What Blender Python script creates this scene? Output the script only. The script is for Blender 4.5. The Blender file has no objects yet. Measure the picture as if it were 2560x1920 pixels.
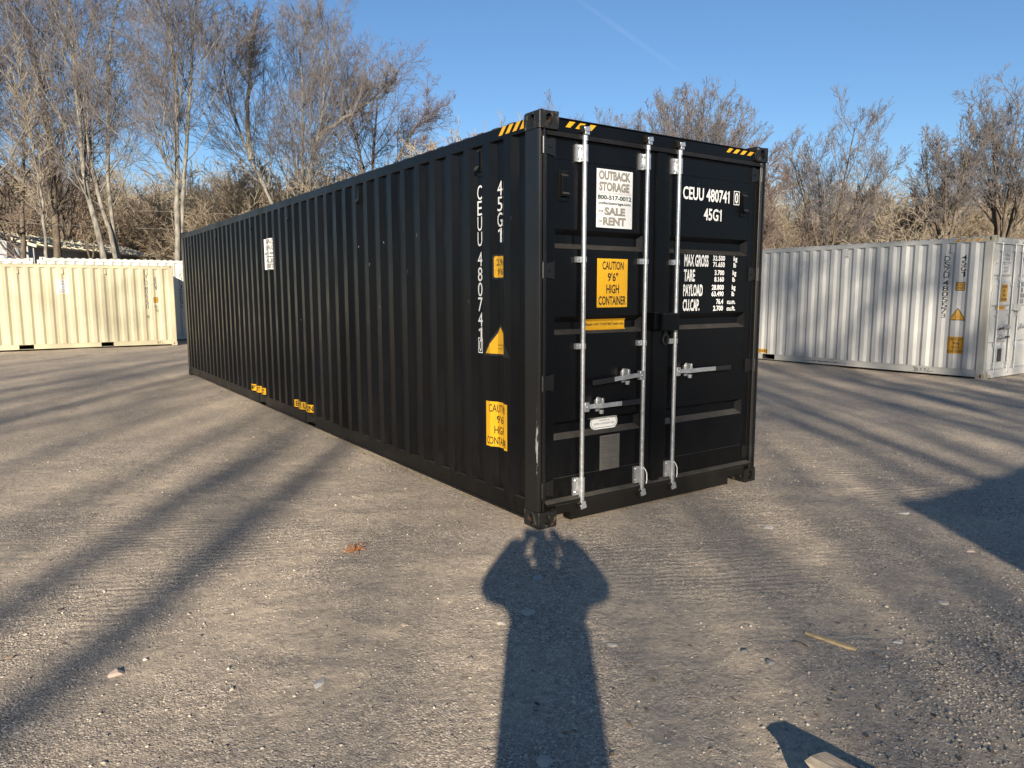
import bpy, bmesh, math, random
import numpy as np
from mathutils import Vector, Matrix, Quaternion

random.seed(7)
rng = np.random.default_rng(11)
SC = bpy.context.scene
COL = SC.collection
R = math.radians

# ------------------------------------------------------------------ camera
CAM = Vector((-3.0024, -4.0272, 1.6832))
cam_d = bpy.data.cameras.new("camera")
cam_o = bpy.data.objects.new("camera", cam_d)
COL.objects.link(cam_o)
cam_d.sensor_fit = 'HORIZONTAL'
cam_d.sensor_width = 36.0
cam_d.lens = 36.0 * 1818.49 / 2560.0
cam_d.clip_start = 0.05
cam_d.clip_end = 3000.0
yaw, pitch, roll = R(-34.569), R(-7.1756), R(-0.107)
fw = Vector((-math.sin(yaw) * math.cos(pitch), math.cos(yaw) * math.cos(pitch), math.sin(pitch)))
rt = Vector((math.cos(yaw), math.sin(yaw), 0))
up = rt.cross(fw)
rt2 = rt * math.cos(roll) + up * math.sin(roll)
up2 = -rt * math.sin(roll) + up * math.cos(roll)
cam_o.matrix_world = Matrix(((rt2.x, up2.x, -fw.x, CAM.x), (rt2.y, up2.y, -fw.y, CAM.y),
                             (rt2.z, up2.z, -fw.z, CAM.z), (0, 0, 0, 1)))
SC.camera = cam_o

# ------------------------------------------------------------------ light
SUN_EL = R(18.6)
SUN_DIR = Vector((0.593, 0.805, 0)).normalized()          # horizontal direction the light travels
world = bpy.data.worlds.new("World")
SC.world = world
world.use_nodes = True
nt = world.node_tree
bg = nt.nodes["Background"]
sky = nt.nodes.new("ShaderNodeTexSky")
sky.sky_type = 'NISHITA'
sky.sun_disc = False
sky.sun_elevation = SUN_EL
sky.sun_rotation = math.atan2(-SUN_DIR.x, -SUN_DIR.y)
sky.altitude = 20
sky.air_density = 1.0
sky.dust_density = 0.3
sky.ozone_density = 4.5
hs = nt.nodes.new("ShaderNodeHueSaturation")
hs.inputs["Saturation"].default_value = 1.03
nt.links.new(sky.outputs[0], hs.inputs["Color"])
# a faint old contrail: a thin broken streak on a great circle of the sky
tcw = nt.nodes.new("ShaderNodeTexCoord")
def wmath(op, a, b=None):
    nd = nt.nodes.new("ShaderNodeMath")
    nd.operation = op
    for i, v in enumerate((a, b)):
        if v is None:
            continue
        if hasattr(v, "is_linked"):
            nt.links.new(v, nd.inputs[i])
        else:
            nd.inputs[i].default_value = v
    return nd.outputs[0]
def wdot(v):
    nd = nt.nodes.new("ShaderNodeVectorMath")
    nd.operation = 'DOT_PRODUCT'
    nt.links.new(tcw.outputs["Generated"], nd.inputs[0])
    nd.inputs[1].default_value = v
    return nd.outputs["Value"]
TRAIL_A, TRAIL_B = Vector((0.5964, 0.7217, 0.3514)).normalized(), Vector((0.6887, 0.6671, 0.2839)).normalized()
tn = TRAIL_A.cross(TRAIL_B).normalized()
tm = (TRAIL_A + TRAIL_B).normalized()
wn = nt.nodes.new("ShaderNodeTexNoise")
wn.inputs["Scale"].default_value = 26
wn.inputs["Detail"].default_value = 5
nt.links.new(tcw.outputs["Generated"], wn.inputs["Vector"])
wide = wmath('SUBTRACT', 1.0, wmath('DIVIDE', wmath('ABSOLUTE', wdot(tn)), 0.0042))
wide = wmath('MAXIMUM', wide, 0.0)
along = wmath('MAXIMUM', wmath('SUBTRACT', 1.0, wmath('MULTIPLY', wmath('SUBTRACT', 1.0, wdot(tm)), 190.0)), 0.0)
tr_f = wmath('MULTIPLY', wmath('MULTIPLY', wide, along), wmath('MULTIPLY', wn.outputs["Fac"], 0.07))
tmix = nt.nodes.new("ShaderNodeMix")
tmix.data_type = 'RGBA'
nt.links.new(tr_f, tmix.inputs[0])
nt.links.new(hs.outputs[0], tmix.inputs[6])
tmix.inputs[7].default_value = (9, 9.5, 10, 1)
nt.links.new(tmix.outputs[2], bg.inputs[0])
bg.inputs[1].default_value = 0.0555
sun_d = bpy.data.lights.new("sun", 'SUN')
sun_d.energy = 5.0
sun_d.angle = R(0.53)
sun_d.color = (1.0, 0.885, 0.72)
sun_o = bpy.data.objects.new("sun", sun_d)
COL.objects.link(sun_o)
sun_vec = Vector((SUN_DIR.x * math.cos(SUN_EL), SUN_DIR.y * math.cos(SUN_EL), -math.sin(SUN_EL)))
sun_o.rotation_euler = sun_vec.to_track_quat('-Z', 'Y').to_euler()
sun_o.location = (-30, -40, 30)
SC.view_settings.view_transform = 'Standard'
SC.view_settings.look = 'None'
SC.view_settings.gamma = 1.0
SC.view_settings.use_curve_mapping = False
SC.view_settings.exposure = 1.33

# ------------------------------------------------------------------ material helpers
class NT:
    def __init__(s, name):
        s.m = bpy.data.materials.new(name)
        s.m.use_nodes = True
        s.t = s.m.node_tree
        s.b = s.t.nodes["Principled BSDF"]
        s._co = None
    def n(s, typ, **kw):
        nd = s.t.nodes.new(typ)
        for k, v in kw.items():
            setattr(nd, k, v)
        return nd
    def l(s, a, b):
        s.t.links.new(a, b)
    def co(s):
        if s._co is None:
            s._co = s.n("ShaderNodeTexCoord").outputs["Object"]
        return s._co
    def scaled(s, v):
        mp = s.n("ShaderNodeMapping")
        mp.inputs["Scale"].default_value = v
        s.l(s.co(), mp.inputs[0])
        return mp.outputs[0]
    def noise(s, scale, detail=4, rough=0.55, vec=None, dist=0.0):
        nd = s.n("ShaderNodeTexNoise")
        nd.inputs["Scale"].default_value = scale
        nd.inputs["Detail"].default_value = detail
        nd.inputs["Roughness"].default_value = rough
        nd.inputs["Distortion"].default_value = dist
        s.l(vec if vec is not None else s.co(), nd.inputs["Vector"])
        return nd.outputs["Fac"]
    def voro(s, scale, feature='F1', vec=None, out="Distance"):
        nd = s.n("ShaderNodeTexVoronoi", feature=feature)
        nd.inputs["Scale"].default_value = scale
        s.l(vec if vec is not None else s.co(), nd.inputs["Vector"])
        return nd.outputs[out]
    def ramp(s, fac, stops):
        nd = s.n("ShaderNodeValToRGB")
        el = nd.color_ramp.elements
        while len(el) < len(stops):
            el.new(0.5)
        for e, (p, c) in zip(el, stops):
            e.position = p
            e.color = (c, c, c, 1) if not isinstance(c, tuple) else (*c, 1)
        s.l(fac, nd.inputs[0])
        return nd.outputs[0]
    def mix(s, fac, a, b, typ='MIX'):
        nd = s.n("ShaderNodeMix", data_type='RGBA', blend_type=typ)
        for sock, v in ((nd.inputs[0], fac), (nd.inputs[6], a), (nd.inputs[7], b)):
            if hasattr(v, "is_linked"):
                s.l(v, sock)
            elif isinstance(v, (int, float)):
                sock.default_value = v
            else:
                sock.default_value = (*v, 1)
        return nd.outputs[2]
    def math(s, op, a, b=None, c=None, clamp=False):
        nd = s.n("ShaderNodeMath", operation=op, use_clamp=clamp)
        for i, v in enumerate((a, b, c)):
            if v is None:
                continue
            if hasattr(v, "is_linked"):
                s.l(v, nd.inputs[i])
            else:
                nd.inputs[i].default_value = v
        return nd.outputs[0]
    def sep(s):
        nd = s.n("ShaderNodeSeparateXYZ")
        s.l(s.co(), nd.inputs[0])
        return nd.outputs
    def set(s, name, v):
        i = s.b.inputs[name]
        if hasattr(v, "is_linked"):
            s.l(v, i)
        elif isinstance(v, (tuple, list)):
            i.default_value = (*v, 1) if len(v) == 3 else v
        else:
            i.default_value = v
    def bump(s, h, strength=0.3, dist=0.01):
        nd = s.n("ShaderNodeBump")
        nd.inputs["Strength"].default_value = strength
        nd.inputs["Distance"].default_value = dist
        s.l(h, nd.inputs["Height"])
        s.l(nd.outputs[0], s.b.inputs["Normal"])

def simple(name, col, rough=0.5, metal=0.0, var=0.12, scale=8.0, spec=None):
    t = NT(name)
    f = t.noise(scale, 4)
    lo = tuple(c * (1 - var) for c in col)
    hi = tuple(min(1, c * (1 + var)) for c in col)
    t.set("Base Color", t.mix(f, lo, hi))
    t.set("Roughness", rough)
    t.set("Metallic", metal)
    if spec is not None:
        t.set("Specular IOR Level", spec)
    return t.m

def paint(name, col, rough=0.34, chips=None, dust=(0.2, 0.17, 0.13), dust_amt=0.25, streak=None, streak_amt=0.0, spec=0.5, grime=False, ledge_light=0.0):
    """sprayed container paint: faint orange peel, mottled gloss, dust film, a few chips"""
    t = NT(name)
    big = t.noise(0.9, 5, 0.6)
    c = t.mix(t.noise(3.0, 3), tuple(x * 0.9 for x in col), tuple(min(1, x * 1.1) for x in col))
    d = t.math('MULTIPLY', t.ramp(big, [(0.45, 0.0), (0.8, 1.0)]), dust_amt)
    c = t.mix(d, c, dust)
    vert = t.scaled((14, 14, 0.5))
    if streak:
        s1 = t.ramp(t.noise(1.0, 4, 0.6, vec=vert), [(0.52, 0.0), (0.75, 1.0)])
        c = t.mix(t.math('MULTIPLY', s1, streak_amt), c, streak)
    if chips:
        ch = t.ramp(t.noise(17, 3, 0.7, vec=t.scaled((1.6, 1.6, 0.55))), [(0.735, 0.0), (0.755, 1.0)])
        c = t.mix(t.math('MULTIPLY', ch, 0.55), c, chips)
    if grime:
        xyz = t.sep()
        low = t.math('SUBTRACT', 1.0, t.math('MULTIPLY', t.math('SUBTRACT', xyz[2], 0.17), 2.2), clamp=True)
        g = t.math('MULTIPLY', low, t.ramp(t.noise(6, 5, 0.65, vec=t.scaled((3, 3, 1))), [(0.4, 0.0), (0.7, 0.6)]))
        c = t.mix(g, c, (0.0085, 0.0076, 0.0064))
    if ledge_light:
        # paler tone on whatever faces up: skylight painted in along with settled dust
        gn = t.n("ShaderNodeNewGeometry")
        sx = t.n("ShaderNodeSeparateXYZ")
        t.l(gn.outputs["True Normal"], sx.inputs[0])
        lf = t.math('MULTIPLY', t.ramp(sx.outputs[2], [(0.15, 0.0), (0.55, 1.0)]), t.math('MULTIPLY', t.ramp(t.noise(7, 5, 0.65), [(0.2, 0.4), (0.7, 1.0)]), ledge_light))
        c = t.mix(lf, c, (0.085, 0.078, 0.066))
    t.set("Base Color", c)
    t.set("Roughness", t.ramp(t.noise(2.2, 5, 0.65), [(0.3, rough - 0.06), (0.75, rough + 0.14)]))
    t.set("Specular IOR Level", spec)
    t.bump(t.noise(160, 2, 0.5), 0.05, 0.002)
    return t.m

M = {}
BLACK = (0.0014, 0.0015, 0.0021)
M['black'] = paint('black_paint', BLACK, 0.33, chips=(0.10, 0.10, 0.095), dust=(0.012, 0.011, 0.0095), dust_amt=0.12, grime=True, spec=0.22, ledge_light=0.5)
M['black_rail'] = paint('black_rail_paint', (0.0055, 0.005, 0.0045), 0.42, dust=(0.030, 0.026, 0.020), dust_amt=0.35, ledge_light=0.8, spec=0.25)
M['rubber'] = simple('black_rubber', (0.012, 0.012, 0.013), 0.5)
M['grip'] = simple('black_plastic_grip', (0.008, 0.008, 0.009), 0.3)
M['cavity'] = simple('dark_cavity', (0.01, 0.009, 0.008), 0.8)  # near-black colour standing in for the shade inside pockets and openings

def galv():
    t = NT('galvanised_steel')
    v = t.n('ShaderNodeSeparateColor')
    t.l(t.voro(70, out='Color'), v.inputs[0])
    v = t.ramp(v.outputs[0], [(0.0, 0.55), (1.0, 1.0)])
    c = t.mix(t.noise(24, 4), (0.36, 0.37, 0.38), (0.58, 0.59, 0.60))
    c = t.mix(0.4, c, v, 'MULTIPLY')
    t.set("Base Color", c)
    t.set("Metallic", 0.75)
    t.set("Roughness", t.ramp(t.noise(30, 4), [(0.3, 0.28), (0.7, 0.5)]))
    t.bump(t.noise(90, 3), 0.15, 0.002)
    return t.m
M['galv'] = galv()
M['zinc'] = simple('zinc_cam', (0.55, 0.56, 0.57), 0.3, 0.8)

def post_black():
    """near corner post: black paint with long white scuffs along its front arris"""
    t = NT('scuffed_black_paint')
    xyz = t.sep()
    c = t.mix(t.noise(2.5, 4), (0.0032, 0.0032, 0.0038), (0.0065, 0.006, 0.0055))
    vec = t.scaled((34, 34, 8.0))
    n1 = t.noise(1.0, 6, 0.72, vec=vec)
    edge = t.math('SUBTRACT', 1.0, t.math('ABSOLUTE', t.math('DIVIDE', t.math('SUBTRACT', xyz[1], 0.030), 0.055)), clamp=True)
    edge = t.math('MULTIPLY', edge, t.math('LESS_THAN', xyz[0], 0.034))
    lowz = t.math('SUBTRACT', 1.0, t.math('ABSOLUTE', t.math('DIVIDE', t.math('SUBTRACT', xyz[2], 0.62), 0.62)), clamp=True)
    lowz = t.math('POWER', lowz, 0.45)
    m = t.math('MULTIPLY', t.math('MULTIPLY', edge, lowz), n1)
    s = t.ramp(m, [(0.40, 0.0), (0.50, 0.8)])
    c = t.mix(s, c, (0.28, 0.28, 0.27))
    hair = t.ramp(t.noise(1.0, 3, 0.6, vec=t.scaled((120, 120, 1.2))), [(0.70, 0.0), (0.76, 0.35)])
    c = t.mix(hair, c, (0.06, 0.058, 0.054))
    t.set("Base Color", c)
    t.set("Roughness", 0.36)
    t.bump(t.noise(120, 2), 0.06, 0.002)
    return t.m
M['post'] = post_black()

def casting_mat(name, base, wear, rust, amt):
    t = NT(name)
    c = t.mix(t.noise(9, 4), tuple(b * 0.8 for b in base), tuple(min(1, b * 1.2) for b in base))
    w = t.ramp(t.noise(22, 6, 0.7, vec=t.scaled((1, 1, 0.45))), [(0.56, 0.0), (0.70, amt)])
    c = t.mix(w, c, wear)
    r = t.ramp(t.noise(13, 5, 0.65), [(0.60, 0.0), (0.70, amt)])
    c = t.mix(r, c, rust)
    t.set("Base Color", c)
    t.set("Roughness", 0.5)
    t.bump(t.noise(60, 4), 0.25, 0.004)
    return t.m
M['cast_black'] = casting_mat('worn_black_casting', (0.005, 0.0048, 0.0045), (0.13, 0.118, 0.10), (0.075, 0.038, 0.02), 0.75)
M['cast_grey'] = casting_mat('stained_grey_casting', (0.256, 0.240, 0.192), (0.16, 0.12, 0.06), (0.14, 0.08, 0.035), 0.75)

M['grey'] = paint('pale_grey_paint', (0.350, 0.353, 0.350), 0.45, dust=(0.319, 0.304, 0.258), dust_amt=0.25, streak=(0.228, 0.224, 0.205), streak_amt=0.4)
M['grey_post'] = paint('stained_grey_paint', (0.296, 0.293, 0.274), 0.45, dust=(0.251, 0.213, 0.129), dust_amt=0.6, streak=(0.213, 0.182, 0.114), streak_amt=0.75)
M['grey_rail'] = paint('grey_rail_paint', (0.304, 0.304, 0.293), 0.45, dust=(0.228, 0.205, 0.160), dust_amt=0.4, streak=(0.190, 0.182, 0.152), streak_amt=0.3)
BEIGE = (0.370, 0.333, 0.228)
def scuffed_rail():
    t = NT('scuffed_grey_rail_paint')
    xyz = t.sep()
    c = t.mix(t.noise(3, 4), (0.29, 0.29, 0.28), (0.34, 0.34, 0.325))
    n1 = t.noise(1.0, 6, 0.75, vec=t.scaled((1, 9, 26)))
    span = t.math('SUBTRACT', 1.0, t.math('ABSOLUTE', t.math('DIVIDE', t.math('SUBTRACT', xyz[1], 3.55), 1.25)), clamp=True)
    low = t.math('SUBTRACT', 1.0, t.math('ABSOLUTE', t.math('DIVIDE', t.math('SUBTRACT', xyz[2], 0.10), 0.09)), clamp=True)
    m = t.math('MULTIPLY', t.math('MULTIPLY', t.math('POWER', span, 0.4), low), n1)
    c = t.mix(t.ramp(m, [(0.36, 0.0), (0.44, 0.85)]), c, (0.035, 0.033, 0.028))
    t.set("Base Color", c)
    t.set("Roughness", 0.5)
    return t.m
M['grey_rail'] = scuffed_rail()
M['beige'] = paint('cream_paint', BEIGE, 0.42, dust=(0.326, 0.281, 0.170), dust_amt=0.35, streak=(0.333, 0.285, 0.163), streak_amt=0.3)
M['white'] = paint('white_paint', (0.432, 0.424, 0.384), 0.42, dust=(0.368, 0.352, 0.288), dust_amt=0.3)
M['ink_white'] = simple('white_lettering', (0.60, 0.60, 0.59), 0.45, var=0.06, scale=30)
M['ink_black'] = simple('black_lettering', (0.006, 0.006, 0.006), 0.45)
M['ink_faded'] = simple('faded_black_lettering', (0.03, 0.03, 0.03), 0.6, var=0.4, scale=30)
M['yellow'] = simple('yellow_sticker', (0.496, 0.264, 0.007), 0.38, var=0.05, scale=12)
M['orange'] = simple('faded_orange_sticker', (0.391, 0.200, 0.010), 0.5, var=0.2, scale=14)
M['sign_white'] = simple('white_sticker', (0.551, 0.551, 0.551), 0.4, var=0.04)
M['ink_grey'] = simple('grey_lettering', (0.20, 0.185, 0.16), 0.5)
M['ink_outline'] = simple('dark_outline', (0.06, 0.057, 0.05), 0.5)
M['ink_green'] = simple('dark_green_lettering', (0.008, 0.035, 0.025), 0.5)
M['plate'] = simple('dull_metal_plate', (0.10, 0.094, 0.085), 0.5, 0.4, var=0.2, scale=20)
M['plate_ink'] = simple('etched_lettering', (0.03, 0.03, 0.03), 0.6)
M['scratch'] = simple('bare_scratch', (0.30, 0.30, 0.29), 0.5, var=0.3, scale=60)
M['zip'] = simple('white_plastic_tie', (0.75, 0.75, 0.72), 0.4)

def bark(name, dark, light, scale=6.0):
    t = NT(name)
    n1 = t.noise(scale, 5, 0.65, vec=t.scaled((1, 1, 0.35)))
    c = t.mix(t.ramp(n1, [(0.35, 0.0), (0.65, 1.0)]), dark, light)
    li = t.ramp(t.noise(1.7, 4, 0.6), [(0.5, 0.0), (0.65, 0.5)])
    c = t.mix(li, c, tuple(min(1, x * 1.25) for x in light))
    t.set("Base Color", c)
    t.set("Roughness", 0.9)
    t.set("Specular IOR Level", 0.2)
    t.bump(n1, 0.5, 0.03)
    return t.m
M['bark_pale'] = bark('pale_bark', (0.070, 0.064, 0.055), (0.205, 0.192, 0.165))
M['bark_dark'] = bark('dark_bark', (0.045, 0.036, 0.028), (0.13, 0.105, 0.08))
M['twig_grey'] = simple('grey_brown_twigs', (0.128, 0.115, 0.114), 0.9, var=0.35, scale=0.6, spec=0.2)
M['twig_red'] = simple('reddish_brown_twigs', (0.135, 0.102, 0.092), 0.9, var=0.35, scale=0.6, spec=0.2)
M['twig_tan'] = simple('tan_twigs', (0.215, 0.17, 0.12), 0.9, var=0.4, scale=0.5, spec=0.2)
M['twig_pale'] = simple('pale_twigs', (0.25, 0.213, 0.162), 0.9, var=0.3, scale=0.6, spec=0.2)
M['bush'] = simple('dry_brush', (0.185, 0.143, 0.102), 0.95, var=0.45, scale=0.25, spec=0.15)

# ------------------------------------------------------------------ object helpers
def link(o, parent=None):
    COL.objects.link(o)
    if parent is not None:
        o.parent = parent
    return o

def mesh_obj(name, me, mat, parent=None):
    if mat is not None:
        me.materials.append(mat)
    o = bpy.data.objects.new(name, me)
    return link(o, parent)

def thing(name, label, cat, loc=(0, 0, 0), rotz=0.0, group=None):
    o = bpy.data.objects.new(name, None)
    o.empty_display_size = 0.2
    o.location = loc
    o.rotation_euler = (0, 0, rotz)
    link(o)
    return tag(o, label, cat, group)

def tag(o, label, cat, group=None):
    o['label'] = label
    o['category'] = cat
    if group:
        o['group'] = group
    return o

class MB:
    """collects boxes, tubes and plates into one mesh"""
    def __init__(s):
        s.v, s.f = [], []
    def add(s, vs, fs):
        k = len(s.v)
        s.v += [tuple(v) for v in vs]
        s.f += [tuple(i + k for i in f) for f in fs]
        return s
    def box(s, x0, x1, y0, y1, z0, z1):
        vs = [(x, y, z) for x in (x0, x1) for y in (y0, y1) for z in (z0, z1)]
        return s.add(vs, [(0, 1, 3, 2), (4, 6, 7, 5), (0, 4, 5, 1), (2, 3, 7, 6), (0, 2, 6, 4), (1, 5, 7, 3)])
    def obox(s, c, ax, ay, az):
        """box with centre c and half axes"""
        c, ax, ay, az = map(Vector, (c, ax, ay, az))
        vs = [c + ax * i + ay * j + az * k for i in (-1, 1) for j in (-1, 1) for k in (-1, 1)]
        return s.add(vs, [(0, 1, 3, 2), (4, 6, 7, 5), (0, 4, 5, 1), (2, 3, 7, 6), (0, 2, 6, 4), (1, 5, 7, 3)])
    def tube(s, pts, r, n=10, cap=True):
        pts = [Vector(p) for p in pts]
        rs = r if isinstance(r, (list, tuple)) else [r] * len(pts)
        k = len(s.v)
        rings = []
        for i, p in enumerate(pts):
            a = pts[max(0, i - 1)]
            b = pts[min(len(pts) - 1, i + 1)]
            d = (b - a).normalized()
            h = Vector((0, 0, 1)) if abs(d.z) < 0.9 else Vector((1, 0, 0))
            u = d.cross(h).normalized()
            w = d.cross(u)
            rings.append([p + (u * math.cos(t) + w * math.sin(t)) * rs[i] for t in [2 * math.pi * q / n for q in range(n)]])
        vs = [q for rg in rings for q in rg]
        fs = []
        for i in range(len(pts) - 1):
            for q in range(n):
                q2 = (q + 1) % n
                fs.append((i * n + q, i * n + q2, (i + 1) * n + q2, (i + 1) * n + q))
        if cap:
            fs.append(tuple(range(n - 1, -1, -1)))
            fs.append(tuple((len(pts) - 1) * n + q for q in range(n)))
        return s.add(vs, fs)
    def prism(s, poly, axis, a, b):
        """poly: 2D outline in the two other axes, extruded from a to b along axis"""
        def mk(p, t):
            return {'x': (t, p[0], p[1]), 'y': (p[0], t, p[1]), 'z': (p[0], p[1], t)}[axis]
        n = len(poly)
        vs = [mk(p, a) for p in poly] + [mk(p, b) for p in poly]
        fs = [tuple(range(n)), tuple(range(2 * n - 1, n - 1, -1))]
        fs += [(i, (i + 1) % n, n + (i + 1) % n, n + i) for i in range(n)]
        return s.add(vs, fs)
    def holed(s, c, u, v, w, h, ow, oh, depth, N=24):
        """rectangular face w x h with an oval hole ow x oh sunk by depth; u x v is the outward normal"""
        c, u, v = map(Vector, (c, u, v))
        nrm = u.cross(v)
        rect, oval = [], []
        for i in range(N):
            t = 2 * math.pi * (i + 0.5) / N
            cx, sy = math.cos(t), math.sin(t)
            m = max(abs(cx) , abs(sy))
            rect.append(c + u * (w / 2 * cx / m) + v * (h / 2 * sy / m))
            r = min(ow, oh) / 2
            e = max(ow, oh) / 2 - r
            if oh > ow:
                oval.append(c + u * (r * cx) + v * (r * sy + (e if sy > 0 else -e)))
            else:
                oval.append(c + u * (r * cx + (e if cx > 0 else -e)) + v * (r * sy))
        # put exact corners
        for sx in (-1, 1):
            for sy in (-1, 1):
                k = c + u * (w / 2 * sx) + v * (h / 2 * sy)
                j = min(range(N), key=lambda q: (rect[q] - k).length)
                rect[j] = k
        inn = [p - nrm * depth for p in oval]
        vs = rect + oval + inn
        fs = []
        for i in range(N):
            j = (i + 1) % N
            fs.append((i, j, N + j, N + i))
            fs.append((N + i, N + j, 2 * N + j, 2 * N + i))
        fs.append(tuple(2 * N + q for q in range(N)))
        return s.add(vs, fs)
    def mesh(s, name, smooth=False):
        me = bpy.data.meshes.new(name)
        me.from_pydata(s.v, [], s.f)
        bm = bmesh.new()
        bm.from_mesh(me)
        bmesh.ops.recalc_face_normals(bm, faces=bm.faces)
        bm.to_mesh(me)
        bm.free()
        if smooth:
            me.shade_smooth()
            me.set_sharp_from_angle(angle=R(38))
        return me
    def build(s, name, mat, parent=None, smooth=False, bevel=0.0):
        o = mesh_obj(name, s.mesh(name, smooth), mat, parent)
        if bevel:
            m = o.modifiers.new("edge", 'BEVEL')
            m.width = bevel
            m.segments = 2
            m.limit_method = 'ANGLE'
            m.angle_limit = R(40)
        return o

# ------------------------------------------------------------------ lettering
_txt = {}
def text_mesh(s, bold=0.0, spacing=1.0):
    """mesh of a line of text, normalised to the unit square"""
    key = (s, bold, spacing)
    if key not in _txt:
        cu = bpy.data.curves.new("text", 'FONT')
        cu.body = s
        cu.offset = bold
        cu.resolution_u = 3
        cu.space_character = spacing
        ob = bpy.data.objects.new("text", cu)
        me = bpy.data.meshes.new_from_object(ob)
        co = np.zeros(len(me.vertices) * 3)
        me.vertices.foreach_get("co", co)
        co = co.reshape(-1, 3)[:, :2]
        fs = [tuple(p.vertices) for p in me.polygons]
        if '1' in s and 'I' not in s and 'l' not in s:
            # the font's 1 is a bare bar: give each one its flag
            par = list(range(len(co)))
            def find(a):
                while par[a] != a:
                    a = par[a]
                return a
            for f in fs:
                for q in f[1:]:
                    par[find(q)] = find(f[0])
            isl = {}
            for a in range(len(co)):
                isl.setdefault(find(a), []).append(a)
            hh = co[:, 1].max() - co[:, 1].min()
            extra = []
            for ids in isl.values():
                b = co[ids]
                w_, h_ = b.max(0) - b.min(0)
                if h_ > 0.8 * hh and w_ < 0.28 * h_ and len(ids) <= 6:
                    x0, y1 = b[:, 0].min(), b[:, 1].max()
                    k = len(co) + len(extra)
                    extra += [(x0 + 0.3 * w_, y1), (x0 - 0.17 * h_, y1 - 0.15 * h_), (x0 - 0.17 * h_, y1 - 0.29 * h_), (x0 + 0.3 * w_, y1 - 0.16 * h_)]
                    fs.append((k, k + 1, k + 2, k + 3))
            if extra:
                co = np.vstack([co, extra])
        bpy.data.objects.remove(ob)
        bpy.data.curves.remove(cu)
        bpy.data.meshes.remove(me)
        lo, hi = co.min(0), co.max(0)
        _txt[key] = ((co - lo) / (hi - lo + 1e-9), fs)
    return _txt[key]

CORR_E0, CORR_P = 0.434, 0.279
CREST, FL, TR = 0.088, 0.060, 0.071
DEPTH = 0.036
def corr_breaks(y0, y1):
    out = []
    k0 = int(math.floor((y0 - CORR_E0) / CORR_P)) - 1
    k1 = int(math.ceil((y1 - CORR_E0) / CORR_P)) + 1
    for k in range(k0, k1 + 1):
        e = CORR_E0 + CORR_P * k
        for d, x in ((-CREST, 0.0), (0.0, 0.0), (FL, DEPTH), (FL + TR, DEPTH)):
            if y0 < e + d < y1:
                out.append((e + d, x))
    return sorted(out)
def corr_x(y):
    t = (y - CORR_E0) % CORR_P
    if t < FL:
        return DEPTH * t / FL
    if t < FL + TR:
        return DEPTH
    if t < CORR_P - CREST:
        return DEPTH * (1 - (t - FL - TR) / (CORR_P - CREST - FL - TR))
    return 0.0

def drape(co2, fs, eps):
    """(y, z) mesh -> laid over the corrugated side wall"""
    bm = bmesh.new()
    vs = [bm.verts.new((0, a, b)) for a, b in co2]
    for f in fs:
        try:
            bm.faces.new([vs[i] for i in f])
        except ValueError:
            pass
    ys = [c[0] for c in co2]
    for yb, _ in corr_breaks(min(ys), max(ys)):
        g = bm.verts[:] + bm.edges[:] + bm.faces[:]
        bmesh.ops.bisect_plane(bm, geom=g, plane_co=(0, yb, 0), plane_no=(0, 1, 0), dist=1e-5)
    for v in bm.verts:
        v.co.x = corr_x(v.co.y) - eps
    bm.normal_update()
    for f in bm.faces:
        if f.normal.x > 0:
            f.normal_flip()
    me = bpy.data.meshes.new("lettering")
    bm.to_mesh(me)
    bm.free()
    return me

def side_text(parent, s, yl, yr, z0, z1, mat, bold=0.02, eps=0.0036, name='lettering'):
    """yl > yr: reads towards the door end"""
    co, fs = text_mesh(s, bold)
    c2 = [(yl + (yr - yl) * a, z0 + (z1 - z0) * b) for a, b in co]
    return mesh_obj(name, drape(c2, fs, eps), mat, parent)

def side_poly(parent, pts, mat, eps, name='sticker'):
    return mesh_obj(name, drape(pts, [tuple(range(len(pts)))], eps), mat, parent)

def rrect(a0, a1, b0, b1, r, n=4):
    out = []
    for cx, cy, t0 in ((a1 - r, b1 - r, 0), (a0 + r, b1 - r, 90), (a0 + r, b0 + r, 180), (a1 - r, b0 + r, 270)):
        for i in range(n + 1):
            t = R(t0 + 90 * i / n)
            out.append((cx + r * math.cos(t), cy + r * math.sin(t)))
    return out

DOOR_RIBS = [(0.622, 0.664, 0.728, 0.752), (1.383, 1.417, 1.470, 1.511), (1.990, 2.024, 2.088, 2.124)]
YD = 0.050
def door_y(z):
    for a, b, c, d in DOOR_RIBS:
        if a < z < d:
            if z < b:
                return 0.034 * (z - a) / (b - a)
            if z > c:
                return 0.034 * (d - z) / (d - c)
            return 0.034
    return 0.0
def door_drape(co2, fs, eps):
    """(x, z) mesh -> laid over the pressed door sheet"""
    bm = bmesh.new()
    vs = [bm.verts.new((a, 0, b)) for a, b in co2]
    for f in fs:
        try:
            bm.faces.new([vs[i] for i in f])
        except ValueError:
            pass
    z0, z1 = min(c[1] for c in co2), max(c[1] for c in co2)
    for rb in DOOR_RIBS:
        for z in rb:
            if z0 < z < z1:
                bmesh.ops.bisect_plane(bm, geom=bm.verts[:] + bm.edges[:] + bm.faces[:], plane_co=(0, 0, z), plane_no=(0, 0, 1), dist=1e-5)
    for v in bm.verts:
        v.co.y = YD + door_y(v.co.z) - eps
    bm.normal_update()
    for f in bm.faces:
        if f.normal.y > 0:
            f.normal_flip()
    me = bpy.data.meshes.new("sticker")
    bm.to_mesh(me)
    bm.free()
    return me

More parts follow.
